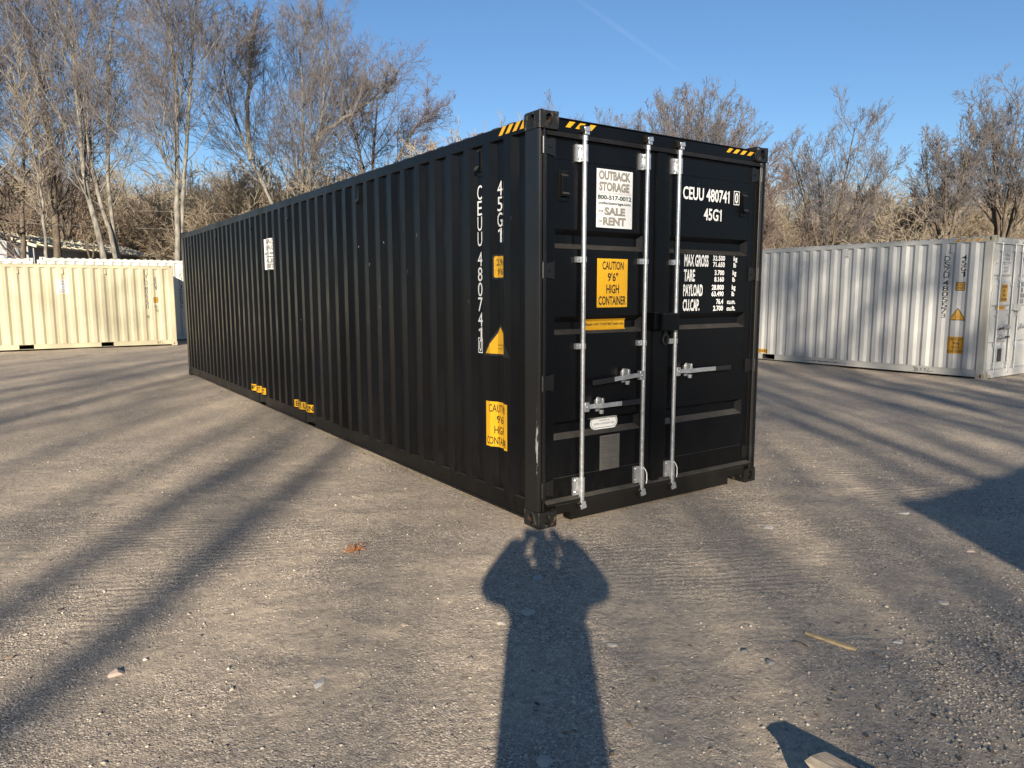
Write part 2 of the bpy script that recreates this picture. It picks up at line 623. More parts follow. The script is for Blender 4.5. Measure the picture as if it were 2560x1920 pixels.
def door_text(parent, s, x0, x1, z0, z1, y, mat, bold=0.02, name='lettering'):
    co, fs = text_mesh(s, bold)
    return mesh_obj(name, door_drape([(x0 + (x1 - x0) * a, z0 + (z1 - z0) * b) for a, b in co], fs, YD - y), mat, parent)

def door_poly(parent, pts, y, mat, name='sticker', thick=0.0):
    return mesh_obj(name, door_drape(pts, [tuple(range(len(pts)))], YD - y), mat, parent)

def squiggle(parent, strokes, plane, mat, w=0.007):
    """hand-written paint marks, flat ribbons on the bottom rail (plane: x value)"""
    mb = MB()
    for st in strokes:
        for (a, b), (c, d) in zip(st[:-1], st[1:]):
            v = Vector((c - a, d - b))
            if v.length < 1e-6:
                continue
            t = v.normalized() * w * 0.4
            n = Vector((-v.y, v.x)).normalized() * w * 0.5
            mb.add([(plane, a - t.x + n.x, b - t.y + n.y), (plane, c + t.x + n.x, d + t.y + n.y),
                    (plane, c + t.x - n.x, d + t.y - n.y), (plane, a - t.x - n.x, b - t.y - n.y)], [(0, 1, 2, 3)])
    return mb.build('lettering', mat, parent)

# ------------------------------------------------------------------ shipping container
W = 2.438
def casting(parent, x_side, y_side, z_side, L, H, mat):
    cw, cl, ch = 0.162, 0.178, 0.118
    x0 = 0 if x_side < 0 else W - cw
    y0 = 0 if y_side < 0 else L - cl
    z0 = 0 if z_side < 0 else H - ch
    x1, y1, z1 = x0 + cw, y0 + cl, z0 + ch
    cx, cy, cz = (x0 + x1) / 2, (y0 + y1) / 2, (z0 + z1) / 2
    mb = MB()
    X, Y, Z = Vector((1, 0, 0)), Vector((0, 1, 0)), Vector((0, 0, 1))
    def face(c, u, v, w, h, hole):
        if hole:
            mb.holed(c, u, v, w, h, hole[0], hole[1], 0.045)
        else:
            c, u, v = Vector(c), Vector(u) * (w / 2), Vector(v) * (h / 2)
            mb.add([c - u - v, c + u - v, c + u + v, c - u + v], [(0, 1, 2, 3)])
    vh = (0.0515, 0.079)
    face((x0, cy, cz), -Y, Z, cl, ch, vh if x_side < 0 else None)
    face((x1, cy, cz), Y, Z, cl, ch, vh if x_side > 0 else None)
    face((cx, y0, cz), X, Z, cw, ch, (0.056, 0.079) if y_side < 0 else None)
    face((cx, y1, cz), -X, Z, cw, ch, (0.056, 0.079) if y_side > 0 else None)
    face((cx, cy, z1), X, Y, cw, cl, (0.0635, 0.124) if z_side > 0 else None)
    face((cx, cy, z0), X, -Y, cw, cl, None)
    me = bpy.data.meshes.new('corner_casting')
    me.from_pydata(mb.v, [], mb.f)
    bm = bmesh.new()
    bm.from_mesh(me)
    bmesh.ops.remove_doubles(bm, verts=bm.verts, dist=1e-4)
    # round the outer arrises
    def outer(e):
        if len(e.link_faces) != 2 or e.calc_length() < 0.01:
            return False
        n1, n2 = e.link_faces[0].normal, e.link_faces[1].normal
        m = (e.verts[0].co + e.verts[1].co) / 2
        on = sum(1 for a, lo, hi in ((m.x, x0, x1), (m.y, y0, y1), (m.z, z0, z1)) if abs(a - lo) < 1e-3 or abs(a - hi) < 1e-3)
        return on >= 2
    bm.normal_update()
    es = [e for e in bm.edges if outer(e)]
    bmesh.ops.bevel(bm, geom=es, offset=0.009, segments=3, affect='EDGES', clamp_overlap=True)
    bm.to_mesh(me)
    bm.free()
    me.shade_smooth()
    me.set_sharp_from_angle(angle=R(35))
    return mesh_obj('corner_casting', me, mat, parent)

def corrugated_side(parent, x_sign, L, z0, z1, mat, wav=0.0022):
    ys = [(0.17, corr_x(0.17))] + corr_breaks(0.17, L - 0.17) + [(L - 0.17, corr_x(L - 0.17))]
    nz = 7
    zs = np.linspace(z0, z1, nz)
    vs, fs = [], []
    rr = np.random.default_rng(5)
    jit = rr.normal(0, wav, (len(ys), nz))
    for i, (y, x) in enumerate(ys):
        for j, z in enumerate(zs):
            jj = jit[i, j] if 0 < j < nz - 1 else 0
            vs.append(((x if x_sign < 0 else W - x), y + jj * 1.0, z))
    for i in range(len(ys) - 1):
        for j in range(nz - 1):
            a = i * nz + j
            q = (a, a + 1, a + nz + 1, a + nz)
            fs.append(q if x_sign < 0 else q[::-1])
    me = bpy.data.meshes.new('side_panel')
    me.from_pydata(vs, [], fs)
    me.shade_smooth()
    me.set_sharp_from_angle(angle=R(12))
    o = mesh_obj('side_panel', me, mat, parent)
    return o

def rib_panel(x0, x1, z0, z1, ribs, y, depth):
    """door sheet with horizontal pressed recesses; ends of each recess tapered"""
    mb = MB()
    zs = [z0]
    for a, b, c, d in sorted(ribs):
        zs += [a, b, c, d]
    zs.append(z1)
    xe = 0.055
    prev = z0
    for (a, b, c, d) in sorted(ribs):       # a<b<c<d  bottom slope a-b, flat b-c, top slope c-d
        mb.add([(x0, y, prev), (x1, y, prev), (x1, y, a), (x0, y, a)], [(0, 1, 2, 3)])
        yi = y + depth
        i0, i1 = x0 + 0.012, x1 - xe
        o = [(x0, y, a), (x1, y, a), (x1, y, d), (x0, y, d)]
        q = [(i0, yi, b), (i1, yi, b), (i1, yi, c), (i0, yi, c)]
        mb.add(o + q, [(0, 1, 5, 4), (1, 2, 6, 5), (2, 3, 7, 6), (3, 0, 4, 7), (4, 5, 6, 7)])
        prev = d
    mb.add([(x0, y, prev), (x1, y, prev), (x1, y, z1), (x0, y, z1)], [(0, 1, 2, 3)])
    return mb

def container(label, loc, rotz, L, H, mats, name='shipping_container', doors=True, pockets=None, hero=False, cat='container', group=None, vents=()):
    c = thing(name, label, cat, loc, rotz, group)
    P = {'root': c}
    body, rail, post, cast = mats['body'], mats['rail'], mats['post'], mats['cast']
    for xs in (-1, 1):
        for ys in (-1, 1):
            for zs in (-1, 1):
                casting(c, xs, ys, zs, L, H, cast)
    zt, zb = H - 0.118, 0.118
    # posts: near (door end) posts are hinge posts with a slim front channel
    for xs in (-1, 1):
        def X(a):
            return a if xs < 0 else W - a
        poly = [(X(0.004), 0.030), (X(0.004), 0.172), (X(0.030), 0.176), (X(0.034), 0.120), (X(0.075), 0.118), (X(0.075), 0.022), (X(0.058), 0.012), (X(0.044), 0.012), (X(0.044), 0.034), (X(0.030), 0.034), (X(0.026), 0.012), (X(0.014), 0.012)]
        MB().prism(poly, 'z', zb, zt).build('corner_post', post, c, bevel=0.003 if hero else 0)
        y0 = L - 0.165
        MB().box(min(X(0.004), X(0.10)), max(X(0.004), X(0.10)), y0, L - 0.006, zb, zt).build('corner_post', post, c)
    # side walls
    sp = corrugated_side(c, -1, L, 0.184, H - 0.108, body)
    P['side'] = sp
    corrugated_side(c, 1, L, 0.184, H - 0.108, body)
    # end wall, corrugated
    mb = MB()
    xs_ = np.linspace(0.10, W - 0.10, 33)
    pts = [(float(x), L - 0.01 - (0.045 if (i // 2) % 2 else 0.0)) for i, x in enumerate(xs_)]
    for (xa, ya), (xb, yb) in zip(pts[:-1], pts[1:]):
        mb.add([(xa, ya, 0.16), (xb, yb, 0.16), (xb, yb, H - 0.1), (xa, ya, H - 0.1)], [(0, 1, 2, 3)])
    mb.build('end_panel', body, c)
    # roof sheet with transverse corrugation
    mb = MB()
    ry = [0.10]
    prof = [(0.10, 0.0)]
    y = 0.14
    while y < L - 0.3:
        prof += [(y, 0.0), (y + 0.03, 0.020), (y + 0.10, 0.020), (y + 0.13, 0.0)]
        y += 0.209
    prof.append((L - 0.1, 0.0))
    for (ya, za), (yb, zb_) in zip(prof[:-1], prof[1:]):
        b0 = H - 0.030
        mb.add([(0.030, ya, b0), (0.055, ya, b0 + za), (W - 0.055, ya, b0 + za), (W - 0.030, ya, b0),
                (0.030, yb, b0), (0.055, yb, b0 + zb_), (W - 0.055, yb, b0 + zb_), (W - 0.030, yb, b0)],
               [(0, 1, 5, 4), (1, 2, 6, 5), (2, 3, 7, 6)])
    mb.build('roof_panel', body, c)
    # rails
    for xs in (-1, 1):
        def X(a):
            return a if xs < 0 else W - a
        x0, x1 = sorted((X(-0.001), X(0.060)))
        MB().box(x0, x1, 0.178, L - 0.178, H - 0.122, H - 0.036).build('top_rail', rail, c, bevel=0.006)
        mb = MB()
        gaps = sorted(pockets or [])
        segs, s0 = [], 0.178
        for a, b in gaps:
            segs.append((s0, a))
            s0 = b
        segs.append((s0, L - 0.178))
        for a, b in segs:                      # web between flanges, interrupted by the pockets
            xa, xb = sorted((X(0.012), X(0.020)))
            mb.box(xa, xb, a, b, 0.050, 0.176)
        xa, xb = sorted((X(0.0045), X(0.062)))
        mb.box(xa, xb, 0.178, L - 0.178, 0.176, 0.184)
        xa, xb = sorted((X(0.000), X(0.062)))
        mb.box(xa, xb, 0.178, L - 0.178, 0.042, 0.050)
        mb.build('bottom_rail', rail, c)
        for a, b in gaps:
            xa, xb = X(0.013), X(0.9)
            p = MB()
            p.add([(X(0.013), a, 0.050), (X(0.013), b, 0.050), (X(0.013), b, 0.176), (X(0.013), a, 0.176),
                   (X(0.6), a, 0.050), (X(0.6), b, 0.050), (X(0.6), b, 0.176), (X(0.6), a, 0.176)],
                  [(0, 1, 5, 4), (1, 2, 6, 5), (2, 3, 7, 6), (3, 0, 4, 7), (4, 5, 6, 7)])
            p.build('fork_pocket', M['cavity'], c)
    MB().box(0.062, W - 0.062, 0.1, L - 0.1, 0.150, 0.172).build('floor', M['cavity'], c)
    mb = MB()
    y = 0.45
    while y < L - 0.3:
        if not any(a - 0.05 < y < b + 0.05 for a, b in (pockets or [])):
            mb.box(0.064, W - 0.064, y, y + 0.045, 0.052, 0.150)
        y += 0.32
    mb.build('cross_member', M['cavity'], c)
    # header and sill
    hd = MB().box(0.162, W - 0.162, 0.020, 0.10, H - 0.126, H - 0.040)
    hd.prism([(0.008, H - 0.040), (0.10, H - 0.034), (0.10, H - 0.026), (0.008, H - 0.032)], 'x', 0.150, W - 0.150)
    hd.prism([(0.012, H - 0.157), (0.08, H - 0.157), (0.08, H - 0.126), (0.020, H - 0.126)], 'x', 0.078, W - 0.078)
    hd.build('door_header', body, c, bevel=0.002 if hero else 0)
    sl = MB().box(0.30, W - 0.375, 0.008, 0.09, 0.020, 0.150)
    sl.box(0.162, W - 0.162, 0.0095, 0.088, 0.083, 0.148)
    sl.prism([(0.004, 0.150), (0.004, 0.172), (0.05, 0.186), (0.09, 0.186), (0.09, 0.150)], 'x', 0.078, W - 0.078)
    sl.build('door_sill', body if not hero else M['black_rail'], c, bevel=0.002 if hero else 0)
    if not doors:
        MB().box(0.08, W - 0.08, 0.05, 0.09, 0.18, H - 0.15).build('door', body, c)
        return P
    # ---------------- doors
    zd0, zd1 = 0.190, H - 0.166
    ribs = [(0.622, 0.664, 0.728, 0.752), (1.383, 1.417, 1.470, 1.511), (1.990, 2.024, 2.088, 2.124)]
    galvm = mats.get('rod', M['galv'])
    def door(x0, x1, px0, px1, hinge_left):
        mb = rib_panel(px0, px1, zd0 + 0.15, zd1 - 0.135, ribs, YD, 0.034)
        # frame round the sheet: stiles and rails stand a little proud of it
        ye = YD + 0.045
        mb.box(x0, px0, YD - 0.003, ye, zd0, zd1)
        mb.box(px1, x1, YD - 0.003, ye, zd0, zd1)
        mb.box(px0, px1, YD - 0.003, ye, zd0, zd0 + 0.15)
        mb.box(px0, px1, YD - 0.003, ye, zd1 - 0.135, zd1)
        d = mb.build('door', body, c, bevel=0.003 if hero else 0)
        # rubber gasket round the leaf
        g = MB()
        g.box(x0 - 0.012, x0, YD + 0.004, ye, zd0, zd1)
        g.box(x1, x1 + 0.012, YD + 0.004, ye, zd0, zd1)
        g.box(x0 - 0.012, x1 + 0.012, YD + 0.004, ye, zd1, zd1 + 0.014)
        g.box(x0 - 0.012, x1 + 0.012, YD + 0.004, ye, zd0 - 0.012, zd0)
        g.build('gasket', M['rubber'], d)
        xp = 0.052 if hinge_left else W - 0.052
        s = 1 if hinge_left else -1
        for zc in (0.275, 1.045, 1.835, zd1 - 0.06):
            h = MB()
            h.tube([(xp, 0.026, zc - 0.055), (xp, 0.026, zc + 0.055)], 0.019, 14)
            h.tube([(xp, 0.026, zc - 0.067), (xp, 0.026, zc + 0.067)], 0.011, 12)
            a, b = xp + s * 0.012, xp + s * 0.108
            h.prism([(a, zc - 0.045), (b, zc - 0.062), (b, zc + 0.062), (a, zc + 0.045)], 'y', 0.036, 0.048)
            h.tube([(xp + s * 0.070, 0.028, zc), (xp + s * 0.070, 0.036, zc)], 0.010, 8)
            h.build('hinge', post, d, smooth=True)
        return d
    dl = door(0.092, 1.140, 0.170, 1.040, True)
    dr = door(1.168, W - 0.092, 1.310, W - 0.175, False)
    P['left'], P['right'] = dl, dr
    # overlapping centre strip carried by the right leaf
    MB().prism([(1.140, 0.046), (1.148, 0.030), (1.232, 0.030), (1.240, 0.046)], 'z', 0.165, H - 0.118).build('cover_strip', rail, dr)
    if True:
        # lock box with padlock flap and a ring below
        lb = MB().box(1.152, 1.345, -0.045, 0.030, 1.386, 1.520)
        lb.box(1.100, 1.150, -0.015, 0.046, 1.395, 1.528)
        lb.box(1.160, 1.337, -0.049, -0.045, 1.394, 1.512)
        lb.build('lock_box', body, dr, bevel=0.004)
        ring = MB()
        cx_, cz_ = 1.262, 1.312
        ring.tube([(cx_ + 0.030 * math.cos(t), 0.018, cz_ + 0.038 * math.sin(t)) for t in np.linspace(R(70), R(430), 20)], 0.006, 8, cap=False)
        ring.box(cx_ - 0.014, cx_ + 0.018, 0.020, 0.030, 1.340, 1.386)
        ring.build('ring', M['rubber'] if hero else body, dr, smooth=True)
    # lock rods
    def rod(d, x, hub_z, hand, grip0, grip1, catch_x):
        zt_ = H - 0.094
        MB().tube([(x, 0.016, 0.135), (x, 0.016, H - 0.16)], 0.0168, 14).build('lock_rod', galvm, d, smooth=True)
        for z0, z1 in ((0.190, 0.322), (H - 0.305, H - 0.188)):
            b = MB()
            b.box(x - 0.066, x - 0.018, 0.030, 0.047, z0, z1)
            b.box(x - 0.030, x + 0.025, 0.012, 0.047, z0 + 0.004, z1 - 0.004)
            b.tube([(x, 0.016, z0), (x, 0.016, z1)], 0.0245, 14)
            for zz in (z0 + 0.022, z1 - 0.022):
                b.tube([(x - 0.047, 0.022, zz), (x - 0.047, 0.031, zz)], 0.009, 6)
            b.build('rod_bracket', galvm, d, smooth=True)
        for zc in (1.296, 1.915):
            b = MB()
            b.box(x - 0.060, x + 0.020, 0.020, 0.047, zc - 0.020, zc + 0.020)
            b.tube([(x, 0.016, zc - 0.019), (x, 0.016, zc + 0.019)], 0.0225, 12)
            b.tube([(x - 0.042, 0.012, zc), (x - 0.042, 0.021, zc)], 0.007, 6)
            b.build('rod_bracket', galvm, d, smooth=True)
        # cams and keepers at both ends
        for zc, sg in ((0.112, -1), (H - 0.090, 1)):
            k = MB()
            k.tube([(x, 0.014, zc - sg * 0.075), (x, 0.014, zc - sg * 0.035)], 0.021, 12)
            k.obox((x, 0.006, zc - sg * 0.022), (0.020, 0, 0), (0, 0.020, 0), (0, 0, 0.012))
            k.obox((x - 0.004, -0.004, zc + sg * 0.004), (0.026, 0, 0.004), (0, 0.016, 0), (-0.004, 0, 0.016))
            k.build('rod_cam', M['zinc'], d, smooth=True, bevel=0.003)
            MB().box(x - 0.050, x - 0.020, -0.012, 0.019, zc - 0.022, zc + 0.026).build('cam_keeper', M['black_rail'] if hero else body, d, bevel=0.003)
            MB().box(x + 0.020, x + 0.032, -0.008, 0.019, zc - 0.014, zc + 0.020).build('cam_keeper', M['black_rail'] if hero else body, d, bevel=0.003)
        # handle hub, handle bar with black grip, catch
        s = hand
        hb = MB()
        hb.box(min(x + s * 0.010, x + s * 0.052), max(x + s * 0.010, x + s * 0.052), -0.006, 0.030, hub_z - 0.036, hub_z + 0.034)
        hb.tube([(x + s * 0.030, -0.014, hub_z), (x + s * 0.030, -0.004, hub_z)], 0.009, 8)
        hb.build('handle_hub', galvm, d, smooth=True, bevel=0.003)
        hx0 = x + s * 0.030
        dz = -0.010 if s < 0 else 0.0
        mid = catch_x
        pts = [(hx0, 0.002, hub_z), ((hx0 + mid) / 2, -0.008, hub_z + 0.003), (mid, -0.022, hub_z), (mid + (grip0 - mid) * 0.5, -0.010, hub_z + dz * 0.6), (grip0, -0.012, hub_z + dz)]
        bar = MB()
        for p, q in zip(pts[:-1], pts[1:]):
            p, q = Vector(p), Vector(q)
            ax = (q - p) / 2 * 1.04
            az = Vector((0, 0, 0.017))
            ay = ax.normalized().cross(az.normalized()) * 0.005
            bar.obox((p + q) / 2, ax, ay, az)
        bar.build('handle', galvm, d, bevel=0.002)
        MB().obox(((grip0 + grip1) / 2, -0.014, hub_z + dz * 1.6), ((grip1 - grip0) / 2, 0, dz * 0.6), (0, 0.009, 0), (0, 0, 0.020)).build('handle_grip', M['grip'], d, bevel=0.006)
        k = MB()
        k.prism([(mid - 0.020, hub_z - 0.045), (mid + 0.020, hub_z - 0.045), (mid + 0.022, hub_z + 0.045), (mid + 0.012, hub_z + 0.062), (mid - 0.010, hub_z + 0.062), (mid - 0.020, hub_z + 0.045)], 'y', 0.018, 0.026)
        k.box(mid - 0.014, mid + 0.014, 0.026, 0.047, hub_z - 0.04, hub_z + 0.04)
        k.prism([(mid - 0.012, hub_z + 0.010), (mid + 0.016, hub_z + 0.010), (mid + 0.010, hub_z + 0.060), (mid - 0.006, hub_z + 0.060)], 'y', -0.036, 0.018)
        k.tube([(mid - 0.002, -0.020, hub_z - 0.030), (mid - 0.002, -0.020, hub_z - 0.058)], [0.021, 0.016], 12)
        k.build('handle_catch', galvm, d, smooth=True, bevel=0.002)
    rod(dl, 0.408, 0.848, 1, 0.771, 0.960, 0.563)
    rod(dl, 1.022, 1.047, -1, 0.692, 0.480, 0.820)
    rod(dr, 1.366, 1.050, 1, 1.830, 2.021, 1.510)
    # ventilators on the leaves
    for d, x in ((dl, 0.242), (dr, 2.190)):
        v = MB()
        v.box(x - 0.040, x + 0.040, 0.040, 0.050, 2.312, 2.518)
        v.prism([(0.040, 2.500), (0.018, 2.482), (0.018, 2.372), (0.008, 2.360), (0.008, 2.345), (0.040, 2.345)], 'x', x - 0.030, x + 0.030)
        for zz in (2.326, 2.506):
            v.tube([(x, 0.036, zz), (x, 0.041, zz)], 0.006, 6)
        v.build('ventilator', body, d, bevel=0.002)
    return P

def side_vents(sp, ys, H, mat):
    for y in ys:
        v = MB()
        v.box(DEPTH - 0.007, DEPTH - 0.001, y - 0.038, y + 0.038, H - 0.335, H - 0.122)
        v.prism([(DEPTH - 0.007, H - 0.140), (DEPTH - 0.030, H - 0.155), (DEPTH - 0.030, H - 0.262), (DEPTH - 0.048, H - 0.290), (DEPTH - 0.048, H - 0.305), (DEPTH - 0.007, H - 0.305)], 'y', y - 0.026, y + 0.026)
        v.build('ventilator', mat, sp)

def hazard_side(parent, y0, y1, z0, z1, x, mat, flip=1, n=4):
    """yellow slanted blocks along a rail (plane x) between y0 and y1"""
    p = (y1 - y0) / n
    sh = 0.055 * flip
    for i in range(n):
        a, b = y0 + i * p, y0 + (i + 0.52) * p
        pts = [(a, z0), (b, z0), (b + sh, z1), (a + sh, z1)]
        pts = [(min(max(q[0], y0), y1), q[1]) for q in pts]
        MB().prism(pts, 'x', x - 0.0015, x).build('hazard_stripe', mat, parent)

def hazard_front(parent, x0, x1, z0, z1, y, mat, n=4):
    p = (x1 - x0) / n
    sh = 0.045
    for i in range(n):
        a, b = x0 + (i - 0.1) * p, x0 + (i + 0.42) * p
        pts = [(a, z0), (b, z0), (b + sh, z1), (a + sh, z1)]
        pts = [(min(max(q[0], x0), x1), q[1]) for q in pts]
        MB().prism(pts, 'y', y - 0.0015, y).build('hazard_stripe', mat, parent)

def rental_sign_door(d, x0, x1, z0, z1, y):
    """white rental sign; every line of it"""
    door_poly(d, [(x0, z0), (x1, z0), (x1, z1), (x0, z1)], y, M['sign_white'])
    w, h = x1 - x0, z1 - z0
    yt = y - 0.0012
    def ln(s, a, b, c, e, m, bold=0.02):
        door_text(d, s, x0 + a * w, x0 + b * w, z0 + c * h, z0 + e * h, yt, M[m], bold)
    def big(s, a, b, c, e):
        door_text(d, s, x0 + a * w, x0 + b * w, z0 + c * h, z0 + e * h, yt + 0.0004, M['ink_outline'], 0.05)
        door_text(d, s, x0 + (a + .006) * w, x0 + (b - .006) * w, z0 + (c + .004) * h, z0 + (e - .004) * h, yt - 0.0002, M['ink_grey'], 0.03)
    big("OUTBACK", 0.06, 0.94, 0.815, 0.975)
    big("STORAGE", 0.07, 0.91, 0.625, 0.785)
    ln("TM", 0.925, 0.965, 0.745, 0.765, 'ink_grey', 0)
    ln("CONTAINERS DELIVERED ON SITE", 0.04, 0.96, 0.585, 0.608, 'ink_grey', 0.0)
    ln("800-517-0012", 0.03, 0.97, 0.480, 0.560, 'ink_green', 0.035)
    ln("outbackstorage.com", 0.05, 0.95, 0.385, 0.450, 'ink_green', 0.03)
    ln("FOR", 0.06, 0.20, 0.255, 0.300, 'ink_outline', 0.02)
    big("SALE", 0.22, 0.80, 0.215, 0.355)
    ln("OR", 0.06, 0.16, 0.090, 0.130, 'ink_outline', 0.02)
    big("RENT", 0.18, 0.82, 0.040, 0.185)

def rental_sign_side(sp, y0, y1, z0, z1):
    """y0 > y1 : left and right edge as read"""
    side_poly(sp, [(y0, z0), (y1, z0), (y1, z1), (y0, z1)], M['sign_white'], 0.002)
    w, h = y1 - y0, z1 - z0
    def ln(s, a, b, c, e, m, bold=0.03):
        side_text(sp, s, y0 + a * w, y0 + b * w, z0 + c * h, z0 + e * h, M[m], bold)
    ln("OUTBACK", 0.06, 0.94, 0.815, 0.975, 'ink_grey', 0.05)
    ln("STORAGE", 0.07, 0.91, 0.625, 0.785, 'ink_grey', 0.05)
    ln("CONTAINERS DELIVERED ON SITE", 0.04, 0.96, 0.585, 0.608, 'ink_grey', 0.0)
    ln("800-517-0012", 0.03, 0.97, 0.480, 0.560, 'ink_green')
    ln("outbackstorage.com", 0.05, 0.95, 0.385, 0.450, 'ink_green')
    ln("FOR", 0.06, 0.20, 0.255, 0.300, 'ink_outline')
    ln("SALE", 0.22, 0.80, 0.215, 0.355, 'ink_grey', 0.05)
    ln("OR", 0.06, 0.16, 0.090, 0.130, 'ink_outline')
    ln("RENT", 0.18, 0.82, 0.040, 0.185, 'ink_grey', 0.05)

def stack_text(sp, s, yl, yr, ztop, ch, pitch, mat, bold=0.02, gap=0.5):
    """letters one above the other on the side wall"""
    z = ztop
    for k in s:
        if k == ' ':
            z -= pitch * gap
            continue
        yy0, yy1 = yl, yr
        if k == '1':
            m = (yl + yr) / 2
            q = (yl - yr) * 0.38
            yy0, yy1 = m + q, m - q
        side_text(sp, k, yy0, yy1, z - ch, z, mat, bold)
        z -= pitch
    return z

def caution_side(sp, y0, y1, z0, z1, ymat, tick="'", q='"'):
    side_poly(sp, [(y0, z0), (y1, z0), (y1, z1), (y0, z1)], ymat, 0.002)
    w, h = y1 - y0, z1 - z0
    for s, a, b, c, e in (("CAUTION", 0.14, 0.88, 0.77, 0.94), ("9" + tick + "6" + q, 0.36, 0.74, 0.53, 0.70), ("HIGH", 0.30, 0.72, 0.29, 0.46), ("CONTAINER", 0.05, 0.95, 0.05, 0.22)):
        side_text(sp, s, y0 + a * w, y0 + b * w, z0 + c * h, z0 + e * h, M['ink_black'], 0.01)

def triangle_side(sp, yl, yr, z0, z1, ymat, t1="SUPER", t2="HEAVY", cut=None):
    m = (yl + yr) / 2
    g = 0.016
    side_poly(sp, [(yl + g * 1.7, z0 - g), (yr - g * 1.7, z0 - g), (m, z1 + g * 1.9)], M['ink_black'], 0.0014)
    if cut:                                     # the print stops short on the next crest
        side_poly(sp, [(yl, z0), (cut, z0), (cut, z0 + (z1 - z0) * (cut - yr) / (m - yr)), (m, z1)], ymat, 0.0024)
    else:
        side_poly(sp, [(yl, z0), (yr, z0), (m, z1)], ymat, 0.0024)
    w = yr - yl
    side_text(sp, t1, yl + 0.40 * w, yl + 0.66 * w, z0 + 0.30 * (z1 - z0), z0 + 0.36 * (z1 - z0), M['ink_black'], 0)
    side_text(sp, t2, yl + 0.40 * w, yl + 0.66 * w, z0 + 0.17 * (z1 - z0), z0 + 0.23 * (z1 - z0), M['ink_black'], 0)

def height_mark(sp, yl, yr, z0, z1, ymat, t1="2.9m", t2="9'6\""):
    g = 0.013
    side_poly(sp, rrect(yr - g, yl + g, z0 - g, z1 + g, 0.018), M['ink_black'], 0.0014)
    side_poly(sp, rrect(yr, yl, z0, z1, 0.014), ymat, 0.0024)
    w, h = yr - yl, z1 - z0
    side_text(sp, t1, yl + 0.12 * w, yl + 0.90 * w, z0 + 0.56 * h, z0 + 0.86 * h, M['ink_black'], 0.01)
    side_text(sp, t2, yl + 0.20 * w, yl + 0.80 * w, z0 + 0.12 * h, z0 + 0.42 * h, M['ink_black'], 0.01)

